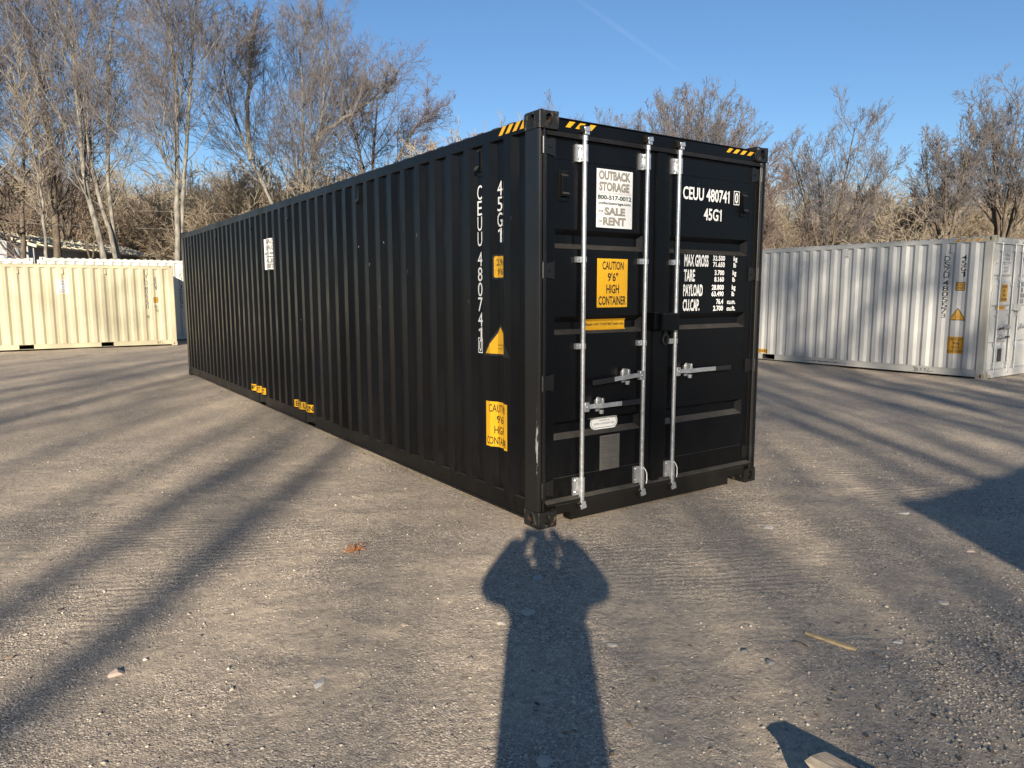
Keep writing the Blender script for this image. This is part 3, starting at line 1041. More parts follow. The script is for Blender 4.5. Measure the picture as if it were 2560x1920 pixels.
def door_marks(P, ink, number, hero=True):
    dl, dr = P['left'], P['right']
    Y = 0.0480
    rental_sign_door(dl, 0.548, 0.902, 2.152, 2.568, Y)
    ym = M['yellow'] if hero else M['orange']
    door_poly(dl, [(0.563, 1.572), (0.866, 1.572), (0.866, 1.929), (0.563, 1.929)], Y, ym)
    for s, a, b, c, e in (("CAUTION", 0.614, 0.825, 1.848, 1.910), ("9'6\"", 0.666, 0.771, 1.763, 1.827), ("HIGH", 0.655, 0.781, 1.674, 1.740), ("CONTAINER", 0.580, 0.852, 1.589, 1.655)):
        door_text(dl, s, a, b, c, e, Y - 0.001, M['ink_black'], 0.022)
    door_poly(dl, [(0.480, 1.406), (0.872, 1.406), (0.872, 1.486), (0.480, 1.486)], Y, ym, thick=0.002)
    door_text(dl, "Repair with \"CORTEN\" steel only", 0.486, 0.866, 1.434, 1.458, Y - 0.001, M['ink_black'], 0.02)
    door_poly(dl, rrect(0.542, 0.818, 0.652, 0.748, 0.046), Y, M['sign_white'], thick=0.002)
    if hero:
        ol = rrect(0.550, 0.810, 0.660, 0.740, 0.039)
        il = rrect(0.5535, 0.8065, 0.6635, 0.7365, 0.036)
        n = len(ol)
        mesh_obj('sticker_border', door_drape(ol + il, [(i, (i + 1) % n, n + (i + 1) % n, n + i) for i in range(n)], YD - Y + 0.0006), M['ink_green'], dl)
        door_text(dl, "FOR REPAIR USE", 0.632, 0.736, 0.710, 0.721, Y - 0.001, M['ink_green'], 0.01)
        door_text(dl, "CORTEN or EQUIVALENT ONLY", 0.572, 0.790, 0.682, 0.698, Y - 0.001, M['ink_green'], 0.01)
    pl = MB().box(0.612, 0.812, Y - 0.001, Y + 0.0018, 0.332, 0.605)
    for q in ((0.619, 0.598), (0.805, 0.598), (0.619, 0.47), (0.805, 0.47), (0.619, 0.339), (0.805, 0.339)):
        pl.tube([(q[0], Y - 0.004, q[1]), (q[0], Y, q[1])], 0.004, 6)
    pl.build('data_plate', M['plate'] if hero else M['ink_faded'], dl)
    if hero:
        for s, a, b, z, h in (("APPROVED FOR TRANSPORT", .63, .79, .578, .012), ("UNDER CUSTOMS SEAL", .64, .78, .560, .012), ("USA/AB-2417/21-03", .65, .77, .535, .013),
                              ("TYPE: 40 HC", .63, .70, .508, .010), ("MANUFACTURER'S NO.", .63, .75, .490, .009), ("TIMBER COMPONENT TREATMENT", .63, .79, .470, .008),
                              ("CSC SAFETY APPROVAL", .63, .78, .420, .012), ("DATE MANUFACTURED", .63, .74, .398, .008), ("MAXIMUM OPERATING GROSS MASS", .63, .79, .382, .008),
                              ("ALLOWABLE STACKING LOAD", .63, .78, .366, .008), ("RACKING TEST LOAD", .63, .74, .350, .008)):
            door_text(dl, s, a, b, z, z + h, Y - 0.0016, M['plate_ink'], 0.0)
    # right leaf
    im = M[ink]
    letters, digits, chk = number
    door_text(dr, letters, 1.448, 1.690, 2.414, 2.514, Y - 0.0005, im, 0.02)
    door_text(dr, digits, 1.722, 2.006, 2.412, 2.514, Y - 0.0005, im, 0.02)
    door_text(dr, chk, 2.078, 2.118, 2.420, 2.508, Y - 0.0005, im, 0.02)
    ol = [(2.062, 2.407), (2.134, 2.407), (2.134, 2.521), (2.062, 2.521)]
    il = [(2.068, 2.413), (2.128, 2.413), (2.128, 2.515), (2.068, 2.515)]
    MB().add([(x, Y - 0.0005, z) for x, z in ol + il], [(i, (i + 1) % 4, 4 + (i + 1) % 4, 4 + i) for i in range(4)]).build('lettering_frame', im, dr)
    door_text(dr, "45G1", 1.697, 1.914, 2.262, 2.358, Y - 0.0005, im, 0.02)
    rows = [("MAX GROSS", 1.484, 1.772, 1.888, 1.985), ("TARE", 1.483, 1.611, 1.769, 1.865), ("PAYLOAD", 1.480, 1.711, 1.650, 1.746), ("CU.CAP.", 1.479, 1.677, 1.530, 1.627),
            ("32.500", 1.826, 1.977, 1.941, 1.983), ("71.650", 1.828, 1.976, 1.889, 1.931), ("3.700", 1.852, 1.971, 1.822, 1.865), ("8.160", 1.850, 1.971, 1.768, 1.810),
            ("28.800", 1.821, 1.973, 1.701, 1.744), ("63.490", 1.821, 1.973, 1.647, 1.690), ("76.4", 1.883, 1.971, 1.582, 1.627), ("2.700", 1.846, 1.971, 1.527, 1.570),
            ("kg", 2.088, 2.135, 1.930, 1.983), ("lb", 2.088, 2.122, 1.889, 1.929), ("kg", 2.080, 2.128, 1.812, 1.865), ("lb", 2.080, 2.114, 1.769, 1.809), ("kg", 2.076, 2.124, 1.691, 1.744), ("lb", 2.076, 2.110, 1.648, 1.688),
            ("cu.m.", 2.020, 2.127, 1.582, 1.610), ("cu.ft.", 2.018, 2.129, 1.526, 1.566)]
    for s, a, b, c, e in rows:
        door_text(dr, s, a, b, c, e, Y - 0.0005, im, 0.03)

# ---- the black one, the subject
L40, L20 = 12.192, 6.058
HC = 2.896
P = container("black forty foot high cube container standing in the middle of the gravel lot", (0, 0, 0), 0, L40, HC,
              dict(body=M['black'], rail=M['black'], post=M['post'], cast=M['cast_black']), pockets=[(4.62, 4.965), (6.69, 7.05)], hero=True)
sp = P['side']
side_vents(sp, (0.800, 3.100, 5.360, 7.05, 9.25, 11.35), HC, M['black'])
hazard_side(P['root'], 0.182, 0.535, 2.800, 2.856, -0.0012, M['yellow'], flip=-1)
hazard_front(P['root'], 0.236, 0.522, 2.808, 2.850, 0.0198, M['yellow'], 3)
hazard_front(P['root'], 1.914, 2.273, 2.816, 2.850, 0.0198, M['yellow'], 4)
door_marks(P, 'ink_white', ("CEUU", "480741", "0"))
zq = stack_text(sp, "CEUU 480741", 0.842, 0.778, 2.495, 0.108, 0.1165, M['ink_white'], 0.0, gap=0.30)
side_text(sp, "0", 0.830, 0.794, 1.226, 1.318, M['ink_white'], 0.0)
ol = [(0.844, 1.212), (0.780, 1.212), (0.780, 1.332), (0.844, 1.332)]
il = [(0.838, 1.219), (0.786, 1.219), (0.786, 1.325), (0.838, 1.325)]
mesh_obj('lettering_frame', drape(ol + il, [(i, (i + 1) % 4, 4 + (i + 1) % 4, 4 + i) for i in range(4)], 0.0036), M['ink_white'], sp)
stack_text(sp, "45G1", 0.562, 0.498, 2.494, 0.104, 0.1130, M['ink_white'], 0.0)
height_mark(sp, 0.592, 0.441, 1.794, 1.951, M['yellow'])
triangle_side(sp, 0.680, 0.380, 1.222, 1.425, M['yellow'], cut=0.440)
caution_side(sp, 0.680, 0.392, 0.502, 0.853, M['yellow'])
for a, b in ((5.362, 4.622), (7.45, 6.72)):
    side_poly(sp, [(a, 0.200), (b, 0.200), (b, 0.298), (a, 0.298)], M['yellow'], 0.002)
    side_text(sp, "EMPTY LIFT ONLY", a - 0.02, b + 0.02, 0.216, 0.284, M['ink_black'], 0.02)
rental_sign_side(sp, 6.46, 6.03, 2.005, 2.425)
# white plastic ties at the lower brackets
for d, x in ((P['left'], 1.022), (P['right'], 1.366)):
    MB().tube([(x - 0.012, -0.012, 0.320), (x + 0.010, -0.016, 0.300), (x + 0.030, -0.014, 0.265), (x + 0.034, -0.012, 0.215), (x + 0.030, -0.012, 0.185)], 0.0035, 6).build('plastic_tie', M['zip'], d, smooth=True)

for y, z, dy, dz in ((1.80, 2.19, 0.006, 0.030), (3.27, 2.165, 0.008, 0.022), (3.12, 2.16, 0.006, 0.016), (2.54, 2.17, 0.005, 0.020), (2.40, 2.18, 0.005, 0.018), (2.62, 1.55, 0.012, 0.012), (0.93, 1.62, 0.004, 0.022), (5.05, 1.35, 0.008, 0.012)):
    side_poly(sp, [(y, z), (y - 0.5 * dy, z + 0.35 * dz), (y - dy, z - 0.7 * dz), (y - 0.7 * dy, z - dz)], M['scratch'], 0.0012, 'scratch')
# ---- pale grey one on the right
GREY = dict(body=M['grey'], rail=M['grey_rail'], post=M['grey_post'], cast=M['cast_grey'], rod=M['galv'])
G_ = container("pale grey forty foot container with shadows across its side, right of the black one", (13.22, 2.61, -0.10), 0, L40, HC, GREY, pockets=[(4.95, 5.32), (6.85, 7.2)])
sp = G_['side']
side_vents(sp, (0.800, 3.100, 5.360, 9.25), HC, M['grey'])
hazard_side(G_['root'], 0.182, 0.80, 2.795, 2.856, -0.0012, M['orange'], flip=-1, n=5)
door_marks(G_, 'ink_faded', ("DSZU", "480557", "3"), hero=False)
stack_text(sp, "DSZU 480557", 0.930, 0.830, 2.52, 0.108, 0.1165, M['ink_black'], 0.01, gap=0.30)
side_text(sp, "3", 0.920, 0.845, 1.235, 1.325, M['ink_black'], 0.0)
stack_text(sp, "45G1", 0.605, 0.508, 2.53, 0.104, 0.1130, M['ink_black'], 0.01)
height_mark(sp, 0.66, 0.52, 1.815, 1.965, M['orange'])
triangle_side(sp, 0.735, 0.475, 1.205, 1.420, M['orange'])
caution_side(sp, 0.775, 0.450, 0.495, 0.850, M['orange'], "", "")
side_poly(sp, [(5.88, 0.20), (5.16, 0.20), (5.16, 0.30), (5.88, 0.30)], M['orange'], 0.002)
side_text(sp, "EMPTY LIFT ONLY", 5.86, 5.18, 0.216, 0.284, M['ink_black'], 0.02)
bz = 0.062
squiggle(G_['root'], [[(1.40, bz + .085), (1.395, bz + .005)], [(1.43, bz + .085), (1.36, bz + .08), (1.34, bz + .062), (1.39, bz + .045), (1.32, bz + .03), (1.34, bz + .008), (1.42, bz + .002)],
                      [(1.24, bz + .08), (1.29, bz + .07), (1.25, bz + .04), (1.29, bz + .01)], [(1.15, bz + .085), (1.20, bz + .07), (1.16, bz + .035), (1.20, bz + .01)], [(1.10, bz + .08), (1.13, bz + .01), (1.03, bz + .02)]], 0.0105, M['ink_black'], 0.010)

# ---- cream twenty foot one on the left, and the two white ones behind it
CREAM = dict(body=M['beige'], rail=M['beige'], post=M['beige'], cast=M['beige'])
B_ = container("cream yellow twenty foot container with fork pockets at the left edge of the lot", (1.53, 22.0, -0.02), R(90), L20, 2.591, CREAM, doors=False, pockets=[(1.86, 2.20), (3.97, 4.34)])
sp = B_['side']
side_vents(sp, (0.80, 1.97, 3.11, 4.24, 5.35), 2.591, M['beige'])
stack_text(sp, "BSLU 806230", 0.875, 0.785, 2.42, 0.105, 0.118, M['ink_faded'], 0.0, gap=0.35)
side_text(sp, "8", 0.855, 0.79, 0.90, 0.99, M['ink_faded'], 0.0)
stack_text(sp, "22G1", 0.605, 0.515, 2.22, 0.095, 0.105, M['ink_faded'], 0.0)
height_mark(sp, 0.63, 0.51, 1.41, 1.56, M['orange'], "2.6m", "8'6\"")
side_text(sp, "kg", 0.62, 0.54, 1.22, 1.32, M['ink_faded'], 0.0)
side_text(sp, "%", 0.60, 0.50, 1.10, 1.19, M['ink_faded'], 0.0)
rental_sign_side(sp, 3.29, 2.97, 1.70, 2.11)
squiggle(B_['root'], [[(0.60, bz + .08), (0.59, bz + .005)], [(0.62, bz + .08), (0.56, bz + .07), (0.59, bz + .045), (0.55, bz + .025), (0.60, bz + .0)], [(0.50, bz + .08), (0.54, bz + .06), (0.50, bz + .035), (0.54, bz + .005)], [(0.47, bz + .08), (0.46, bz + .01), (0.36, bz + .025)]], 0.0105, M['ink_black'], 0.010)
WHITE = dict(body=M['white'], rail=M['white'], post=M['white'], cast=M['white'])
W_ = container("white high cube container mostly hidden behind the cream one, beside the black one", (4.02, 24.6, -0.03), R(90), L20, HC, WHITE, doors=False)
sp = W_['side']
side_vents(sp, (1.72, 2.6, 4.9), HC, M['white'])
stack_text(sp, "CEUU 164001", 1.870, 1.775, 2.50, 0.105, 0.1165, M['ink_black'], 0.0, gap=0.35)
side_text(sp, "0", 1.855, 1.79, 1.17, 1.26, M['ink_black'], 0.0)
for a, b in ((0.62, 0.85), (0.15, 0.40)):
    side_poly(sp, [(1.60, a), (1.32, a), (1.32, b), (1.60, b)], M['orange'], 0.002)
V_ = container("white container at the far left, its roof edge showing above the cream one", (-2.21, 24.55, -0.03), R(90), L20, 2.85, WHITE, doors=False)
side_poly(V_['side'], [(0.95, 2.42), (0.75, 2.42), (0.75, 2.62), (0.95, 2.62)], M['orange'], 0.002)
# ---- one more stands behind the photographer on the right; only its shadow shows in the picture
K_ = container("cream container standing behind the photographer, its shadow falling at the right", (-2.26, -8.0, 0.0), R(-90), L20, HC, CREAM, doors=False)

# ------------------------------------------------------------------ terrain
FWD2 = np.array([0.5674, 0.8234])
RT2 = np.array([0.8234, -0.5674])
CXY = np.array([CAM.x, CAM.y])
def smooth(a, b, t):
    u = np.clip((t - a) / (b - a), 0, 1)
    return u * u * (3 - 2 * u)

_lat = np.random.default_rng(3).random((256, 256))
def vnoise(x, y, s):
    x = np.asarray(x) * s + 517.3
    y = np.asarray(y) * s + 291.7
    xi, yi = np.floor(x).astype(int), np.floor(y).astype(int)
    u, v = x - xi, y - yi
    u, v = u * u * (3 - 2 * u), v * v * (3 - 2 * v)
    a = _lat[xi % 256, yi % 256]
    b = _lat[(xi + 1) % 256, yi % 256]
    c = _lat[xi % 256, (yi + 1) % 256]
    d = _lat[(xi + 1) % 256, (yi + 1) % 256]
    return (a * (1 - u) + b * u) * (1 - v) + (c * (1 - u) + d * u) * v - 0.5

def terrain(x, y):
    x, y = np.asarray(x, float), np.asarray(y, float)
    D = (x - CXY[0]) * FWD2[0] + (y - CXY[1]) * FWD2[1]
    z = -0.10 * smooth(4, 12, x) * (1 - smooth(30, 40, D))
    z = z - 0.03 * smooth(15, 21, y) * (1 - smooth(4, 8, x)) * (1 - smooth(30, 40, D))
    z = z + 6.0 * smooth(38, 110, D)
    z = z + vnoise(x, y, 0.07) * 1.6 * smooth(34, 60, D)
    return z

def rut(x, y):
    """wheel tracks and scuffed ridges of the lot, a few millimetres to two centimetres high"""
    h = vnoise(x, y, 0.45) * 0.030 + vnoise(x, y, 1.3) * 0.016 + vnoise(x + 9, y, 3.7) * 0.011
    h = h + vnoise(x, y + 5, 9.0) * 0.008
    # two curved wheel tracks
    for cx, cy, r in ((14.0, -9.0, 14.6), (14.0, -9.0, 16.3), (-9.0, -16.0, 17.6), (-9.0, -16.0, 19.2)):
        d = np.hypot(x - cx, y - cy) - r
        m = 0.5 + vnoise(x, y, 0.5)
        h = h - 0.012 * np.exp(-(d / 0.16) ** 2) * m + 0.010 * np.exp(-((np.abs(d) - 0.26) / 0.07) ** 2) * m
    return h
def lot_flat(x, y):
    """1 on the lot, 0 under and close round the containers' feet"""
    def box(x0, x1, y0, y1, g):
        dx = np.maximum(np.maximum(x0 - x, x - x1), 0)
        dy = np.maximum(np.maximum(y0 - y, y - y1), 0)
        return smooth(0.0, g, np.hypot(dx, dy))
    return box(0, 2.44, 0, 12.2, 0.45)

def ground_z(x, y):
    return terrain(x, y) + (rut(x, y) - 0.004) * (0.12 + 0.88 * lot_flat(x, y))

def axis(fine0, fine1, step, far):
    a = [fine0]
    st = step
    while a[-1] > -far:
        st *= 1.16
        a.append(a[-1] - st)
    b = [fine1]
    st = step
    while b[-1] < far:
        st *= 1.16
        b.append(b[-1] + st)
    mid = list(np.arange(fine0, fine1, step))[1:]
    return np.array(a[::-1] + mid + b)
gx = axis(-4.2, 4.6, 0.030, 900)
gy = axis(-3.6, 5.0, 0.030, 900)
X_, Y_ = np.meshgrid(gx, gy)
Z_ = ground_z(X_, Y_)
nx, ny = len(gx), len(gy)
co = np.stack([X_.ravel(), Y_.ravel(), Z_.ravel()], 1)
ii = np.arange(nx * ny).reshape(ny, nx)
quads = np.stack([ii[:-1, :-1].ravel(), ii[:-1, 1:].ravel(), ii[1:, 1:].ravel(), ii[1:, :-1].ravel()], 1)

def np_mesh(name, co, quads, smooth_=False):
    me = bpy.data.meshes.new(name)
    k = quads.shape[1]
    me.vertices.add(len(co))
    me.vertices.foreach_set("co", co.astype(np.float32).ravel())
    me.loops.add(quads.size)
    me.loops.foreach_set("vertex_index", quads.astype(np.int32).ravel())
    me.polygons.add(len(quads))
    me.polygons.foreach_set("loop_start", np.arange(0, quads.size, k, dtype=np.int32))
    me.polygons.foreach_set("loop_total", np.full(len(quads), k, dtype=np.int32))
    me.update(calc_edges=True)
    if smooth_:
        me.shade_smooth()
    return me

def ground_mat():
    t = NT('dirt_and_gravel')
    D = t.sep()
    big = t.noise(0.23, 5, 0.6)
    mid = t.noise(1.6, 6, 0.65)
    fine = t.noise(24, 6, 0.75)
    c = t.mix(t.ramp(big, [(0.35, 0.0), (0.65, 1.0)]), (0.375, 0.305, 0.228), (0.49, 0.398, 0.288))
    c = t.mix(t.ramp(mid, [(0.35, 0.0), (0.7, 0.75)]), c, (0.30, 0.252, 0.203))
    c = t.mix(t.ramp(fine, [(0.36, 0.55), (0.52, 0.0)]), c, (0.12, 0.105, 0.09))
    # grit: every cell its own tone
    v = t.n("ShaderNodeTexVoronoi", feature='F1')
    v.inputs["Scale"].default_value = 125
    t.l(t.co(), v.inputs["Vector"])
    sp_ = t.n("ShaderNodeSeparateColor")
    t.l(v.outputs["Color"], sp_.inputs[0])
    g1 = t.ramp(sp_.outputs[0], [(0.0, 0.30), (0.45, 0.88), (0.84, 1.2), (1.0, 2.3)])
    # dusty, packed stretches against loose grit; the coarse heap at the picture's lower right
    pv = t.n("ShaderNodeVectorMath", operation='DISTANCE')
    t.l(t.scaled((0.62, 1.0, 0.0)), pv.inputs[0])
    pv.inputs[1].default_value = (0.62, -2.85, 0)
    heap = t.ramp(t.math('ADD', pv.outputs["Value"], t.math('MULTIPLY', mid, 0.5)), [(0.55, 1.0), (1.35, 0.0)])
    grit = t.math('MAXIMUM', t.ramp(t.noise(0.75, 6, 0.68), [(0.40, 0.12), (0.62, 1.0)]), heap)
    c = t.mix(t.math('MULTIPLY', grit, 0.45), c, (0.325, 0.278, 0.228))
    c = t.mix(t.math('MULTIPLY', grit, 0.92), c, t.mix(1.0, c, g1, 'MULTIPLY'))
    dark = t.ramp(t.noise(5.5, 6, 0.75), [(0.60, 0.0), (0.68, 0.5)])
    c = t.mix(t.math('MULTIPLY', dark, grit), c, (0.10, 0.09, 0.078))
    v2 = t.n("ShaderNodeTexVoronoi", feature='F1')
    v2.inputs["Scale"].default_value = 38
    t.l(t.co(), v2.inputs["Vector"])
    sp2 = t.n("ShaderNodeSeparateColor")
    t.l(v2.outputs["Color"], sp2.inputs[0])
    peb = t.math('MULTIPLY', t.ramp(sp2.outputs[1], [(0.86, 0.0), (0.88, 1.0)]), t.ramp(v2.outputs["Distance"], [(0.25, 1.0), (0.42, 0.0)]))
    c = t.mix(t.math('MULTIPLY', peb, 0.55), c, t.mix(sp2.outputs[2], (0.30, 0.26, 0.21), (0.55, 0.50, 0.42)))
    # leaf litter of the woods beyond the lot
    gp = t.n("ShaderNodeNewGeometry")
    dv = t.n("ShaderNodeVectorMath", operation='DOT_PRODUCT')
    t.l(gp.outputs["Position"], dv.inputs[0])
    dv.inputs[1].default_value = (0.5674, 0.8234, 0)
    far = t.ramp(t.math('DIVIDE', t.math('SUBTRACT', t.math('ADD', dv.outputs["Value"], t.math('MULTIPLY', big, 6.0)), 32.5), 8.0), [(0.0, 0.0), (1.0, 1.0)])
    lit = t.mix(t.noise(5, 6, 0.7), (0.10, 0.074, 0.052), (0.20, 0.152, 0.105))
    c = t.mix(far, c, lit)
    t.set("Base Color", c)
    t.set("Roughness", 0.92)
    t.set("Specular IOR Level", 0.25)
    # relief: grit, pebbles, tyre tread ridges in patches
    wv = t.n("ShaderNodeTexWave", wave_type='BANDS', bands_direction='DIAGONAL')
    wv.inputs["Scale"].default_value = 4.6
    wv.inputs["Distortion"].default_value = 4.0
    wv.inputs["Detail"].default_value = 4.0
    wv.inputs["Detail Scale"].default_value = 1.2
    t.l(t.scaled((1.0, 1.9, 0.0)), wv.inputs["Vector"])
    pm = t.ramp(t.noise(0.42, 4, 0.6), [(0.50, 0.0), (0.64, 1.0)])
    tread = t.math('MULTIPLY', t.math('MULTIPLY', wv.outputs["Fac"], pm), 0.0030)
    h = t.math('MULTIPLY', t.noise(11, 6, 0.7), 0.012)
    h = t.math('ADD', h, t.math('MULTIPLY', fine, 0.006))
    h = t.math('ADD', h, t.math('MULTIPLY', t.math('MULTIPLY', v.outputs["Distance"], grit), -0.0045))
    h = t.math('ADD', h, t.math('MULTIPLY', peb, 0.004))
    h = t.math('ADD', h, tread)
    t.bump(h, 0.95, 1.0)
    return t.m
M['ground'] = ground_mat()
g = mesh_obj('ground', np_mesh('ground', co, quads, True), M['ground'])
g['kind'] = 'structure'

# ------------------------------------------------------------------ loose gravel and stones
def stone_shapes(n, r):
    """n jittered octahedra, 8 facets each; returns local coords (n,6,3)"""
    base = np.array([[1, 0, 0], [0, 1, 0], [-1, 0, 0], [0, -1, 0], [0, 0, 1], [0, 0, -1]], float)
    s = base[None] * (1 + rng.uniform(-.35, .35, (n, 6, 1))) + rng.uniform(-.25, .25, (n, 6, 3))
    s = s * np.array([1, .8, .55])[None, None] * r[:, None, None]
    a = rng.uniform(0, 6.28, n)
    ca, sa = np.cos(a), np.sin(a)
    x = s[..., 0] * ca[:, None] - s[..., 1] * sa[:, None]
    y = s[..., 0] * sa[:, None] + s[..., 1] * ca[:, None]
    return np.stack([x, y, s[..., 2]], -1)
OCT = np.array([[0, 1, 4], [1, 2, 4], [2, 3, 4], [3, 0, 4], [1, 0, 5], [2, 1, 5], [3, 2, 5], [0, 3, 5]])
def stone_mat(name, lo, hi):
    t = NT(name)
    w = t.n("ShaderNodeTexWhiteNoise", noise_dimensions='1D')
    gi = t.n("ShaderNodeNewGeometry")
    t.l(gi.outputs["Random Per Island"], w.inputs["W"])
    c = t.mix(w.outputs["Value"], lo, hi)
    c = t.mix(t.math('MULTIPLY', t.noise(60, 3), 0.5), c, tuple(x * 0.6 for x in lo))
    t.set("Base Color", c)
    t.set("Roughness", 0.85)
    return t.m
def gravel():
    pts = []
    n = 150000
    D = 2.2 + 9.5 * rng.random(n) ** 1.35
    S = (rng.random(n) * 2 - 1) * (D * 0.74 + 0.3)
    xy = CXY + D[:, None] * FWD2 + S[:, None] * RT2
    x, y = xy[:, 0], xy[:, 1]
    dens = 0.14 + 0.75 * np.clip(vnoise(x, y, 0.55) * 2.2 + 0.1, 0, 1)
    patch = np.exp(-(((x - 1.0) / 1.1) ** 2 + ((y + 2.75) / 0.62) ** 2))
    dens = dens + 0.9 * patch
    patch2 = np.exp(-(((x + 2.35) / 0.45) ** 2 + ((y + 0.1) / 0.25) ** 2))
    dens = dens + 0.35 * patch2
    inside = (x > -0.02) & (x < 2.46) & (y > -0.01)
    k = (rng.random(n) < dens * 0.36) & ~inside
    x, y, pt = x[k], y[k], (patch + 0.4 * patch2)[k]
    m = len(x)
    r = 0.0024 + 0.0040 * rng.random(m) ** 2 + 0.0085 * rng.random(m) ** 9 + pt * 0.0055 * rng.random(m)
    s = stone_shapes(m, r)
    s[..., 0] += x[:, None]
    s[..., 1] += y[:, None]
    s[..., 2] += (ground_z(x, y) + r * 0.18)[:, None]
    f = (OCT[None] + 6 * np.arange(m)[:, None, None]).reshape(-1, 3)
    o = mesh_obj('gravel', np_mesh('gravel', s.reshape(-1, 3), f), stone_mat('mixed_gravel', (0.10, 0.092, 0.085), (0.66, 0.58, 0.47)))
    o['kind'] = 'stuff'
gravel()

def stone(label, x, y, r, squash, mat, seed, rot=0.0):
    bm = bmesh.new()
    bmesh.ops.create_icosphere(bm, subdivisions=3, radius=r)
    rr = random.Random(seed)
    planes = [Vector((rr.uniform(-1, 1), rr.uniform(-1, 1), rr.uniform(-.4, 1))).normalized() for _ in range(11)]
    for v in bm.verts:
        for p in planes:                       # cut flats into the pebble
            d = v.co.dot(p) - r * 0.66
            if d > 0:
                v.co -= p * d * 1.0
        v.co.x *= 1.25
        v.co.z *= squash
    me = bpy.data.meshes.new('stone')
    bm.to_mesh(me)
    bm.free()
    o = mesh_obj('stone', me, mat)
    o.location = (x, y, float(ground_z(x, y)) + r * squash * 0.22)
    o.rotation_euler = (0, 0, rot)
    tag(o, label, 'stone')
    return o
M['stone_pale'] = simple('pale_stone', (0.40, 0.36, 0.30), 0.8, var=0.25, scale=25)
M['stone_grey'] = simple('grey_stone', (0.36, 0.345, 0.32), 0.8, var=0.3, scale=25)
M['stone_dark'] = simple('dark_stone', (0.13, 0.13, 0.13), 0.75, var=0.3, scale=25)
M['stone_pink'] = simple('pinkish_stone', (0.36, 0.285, 0.235), 0.8, var=0.2, scale=25)
for lab, x, y, r, sq, mm in (
    ("broadest pale flat stone in the shadow of the photographer's chest", -0.83, -1.02, 0.042, 0.22, 'stone_pale'),
    ("pale flat stone in the photographer's shadow at the picture's bottom edge", -1.51, -2.07, 0.036, 0.3, 'stone_pale'),
    ("flat grey stone embedded in the open gravel left of the photographer's shadow", -2.00, -1.08, 0.034, 0.25, 'stone_grey'),
    ("small flat stone in the upper part of the photographer's shadow, under the container's corner", -0.50, -0.66, 0.032, 0.2, 'stone_grey'),
    ("small pinkish stone with a hard shadow near the left tree shadow", -2.72, -0.47, 0.030, 0.65, 'stone_pink'),
    ("pale sliver of stone just right of the photographer's shadow, level with its waist", -0.71, -1.55, 0.026, 0.25, 'stone_pale'),
    ("pale elongated stone at the right of the lot before the big triangular shadow", 1.12, -2.23, 0.032, 0.3, 'stone_pale'),
    ("round dark pebble beside a second one, left of the wood splinter", -0.25, -1.97, 0.018, 0.75, 'stone_dark'),
    ("larger dark pebble nearer the bottom edge of the pair left of the wood splinter", -0.24, -2.10, 0.022, 0.7, 'stone_dark'),
    ("pinkish stone on the edge of the big triangular shadow at the right", 2.11, -1.93, 0.038, 0.4, 'stone_pink'),
    ("grey stone inside the tip of the big triangular shadow at the right", 2.58, -1.26, 0.040, 0.35, 'stone_grey'),
    ("grey stone right of the black container's door end, between soft tree shadows", 1.43, -0.87, 0.040, 0.3, 'stone_grey'),
    ("narrow pale stone in the photographer's shadow beside the broadest one there", -1.02, -1.05, 0.026, 0.25, 'stone_pale'),
    ("pinkish flat stone at the left of the photographer's shadow's waist, in sunlight", -1.44, -0.78, 0.020, 0.4, 'stone_pink'),
    ("grey flake of stone right of the wood splinter", 0.46, -2.32, 0.022, 0.3, 'stone_grey'),
    ("pale round stone in the coarse gravel at the bottom right", 1.02, -2.74, 0.020, 0.7, 'stone_pale')):
    stone(lab, x, y, r, sq, M[mm], sum(map(ord, lab)), (x * 7 + y * 3) % 3)

def wood_mat(name, dark, light, axis_scale):
    t = NT(name)
    gr = t.noise(1.0, 6, 0.7, vec=t.scaled(axis_scale), dist=0.6)
    c = t.mix(t.ramp(gr, [(0.32, 0.0), (0.62, 1.0)]), dark, light)
    cr = t.ramp(t.noise(1.0, 3, 0.6, vec=t.scaled(tuple(a * 2.2 for a in axis_scale))), [(0.30, 1.0), (0.38, 0.0)])
    c = t.mix(cr, c, tuple(x * 0.25 for x in dark))
    t.set("Base Color", c)
    t.set("Roughness", 0.85)
    t.bump(gr, 0.6, 0.006)
    return t.m
M['timber'] = wood_mat('weathered_timber', (0.20, 0.155, 0.105), (0.52, 0.43, 0.31), (60, 5, 60))
M['splinter'] = wood_mat('split_wood', (0.28, 0.20, 0.10), (0.56, 0.42, 0.22), (9, 60, 60))

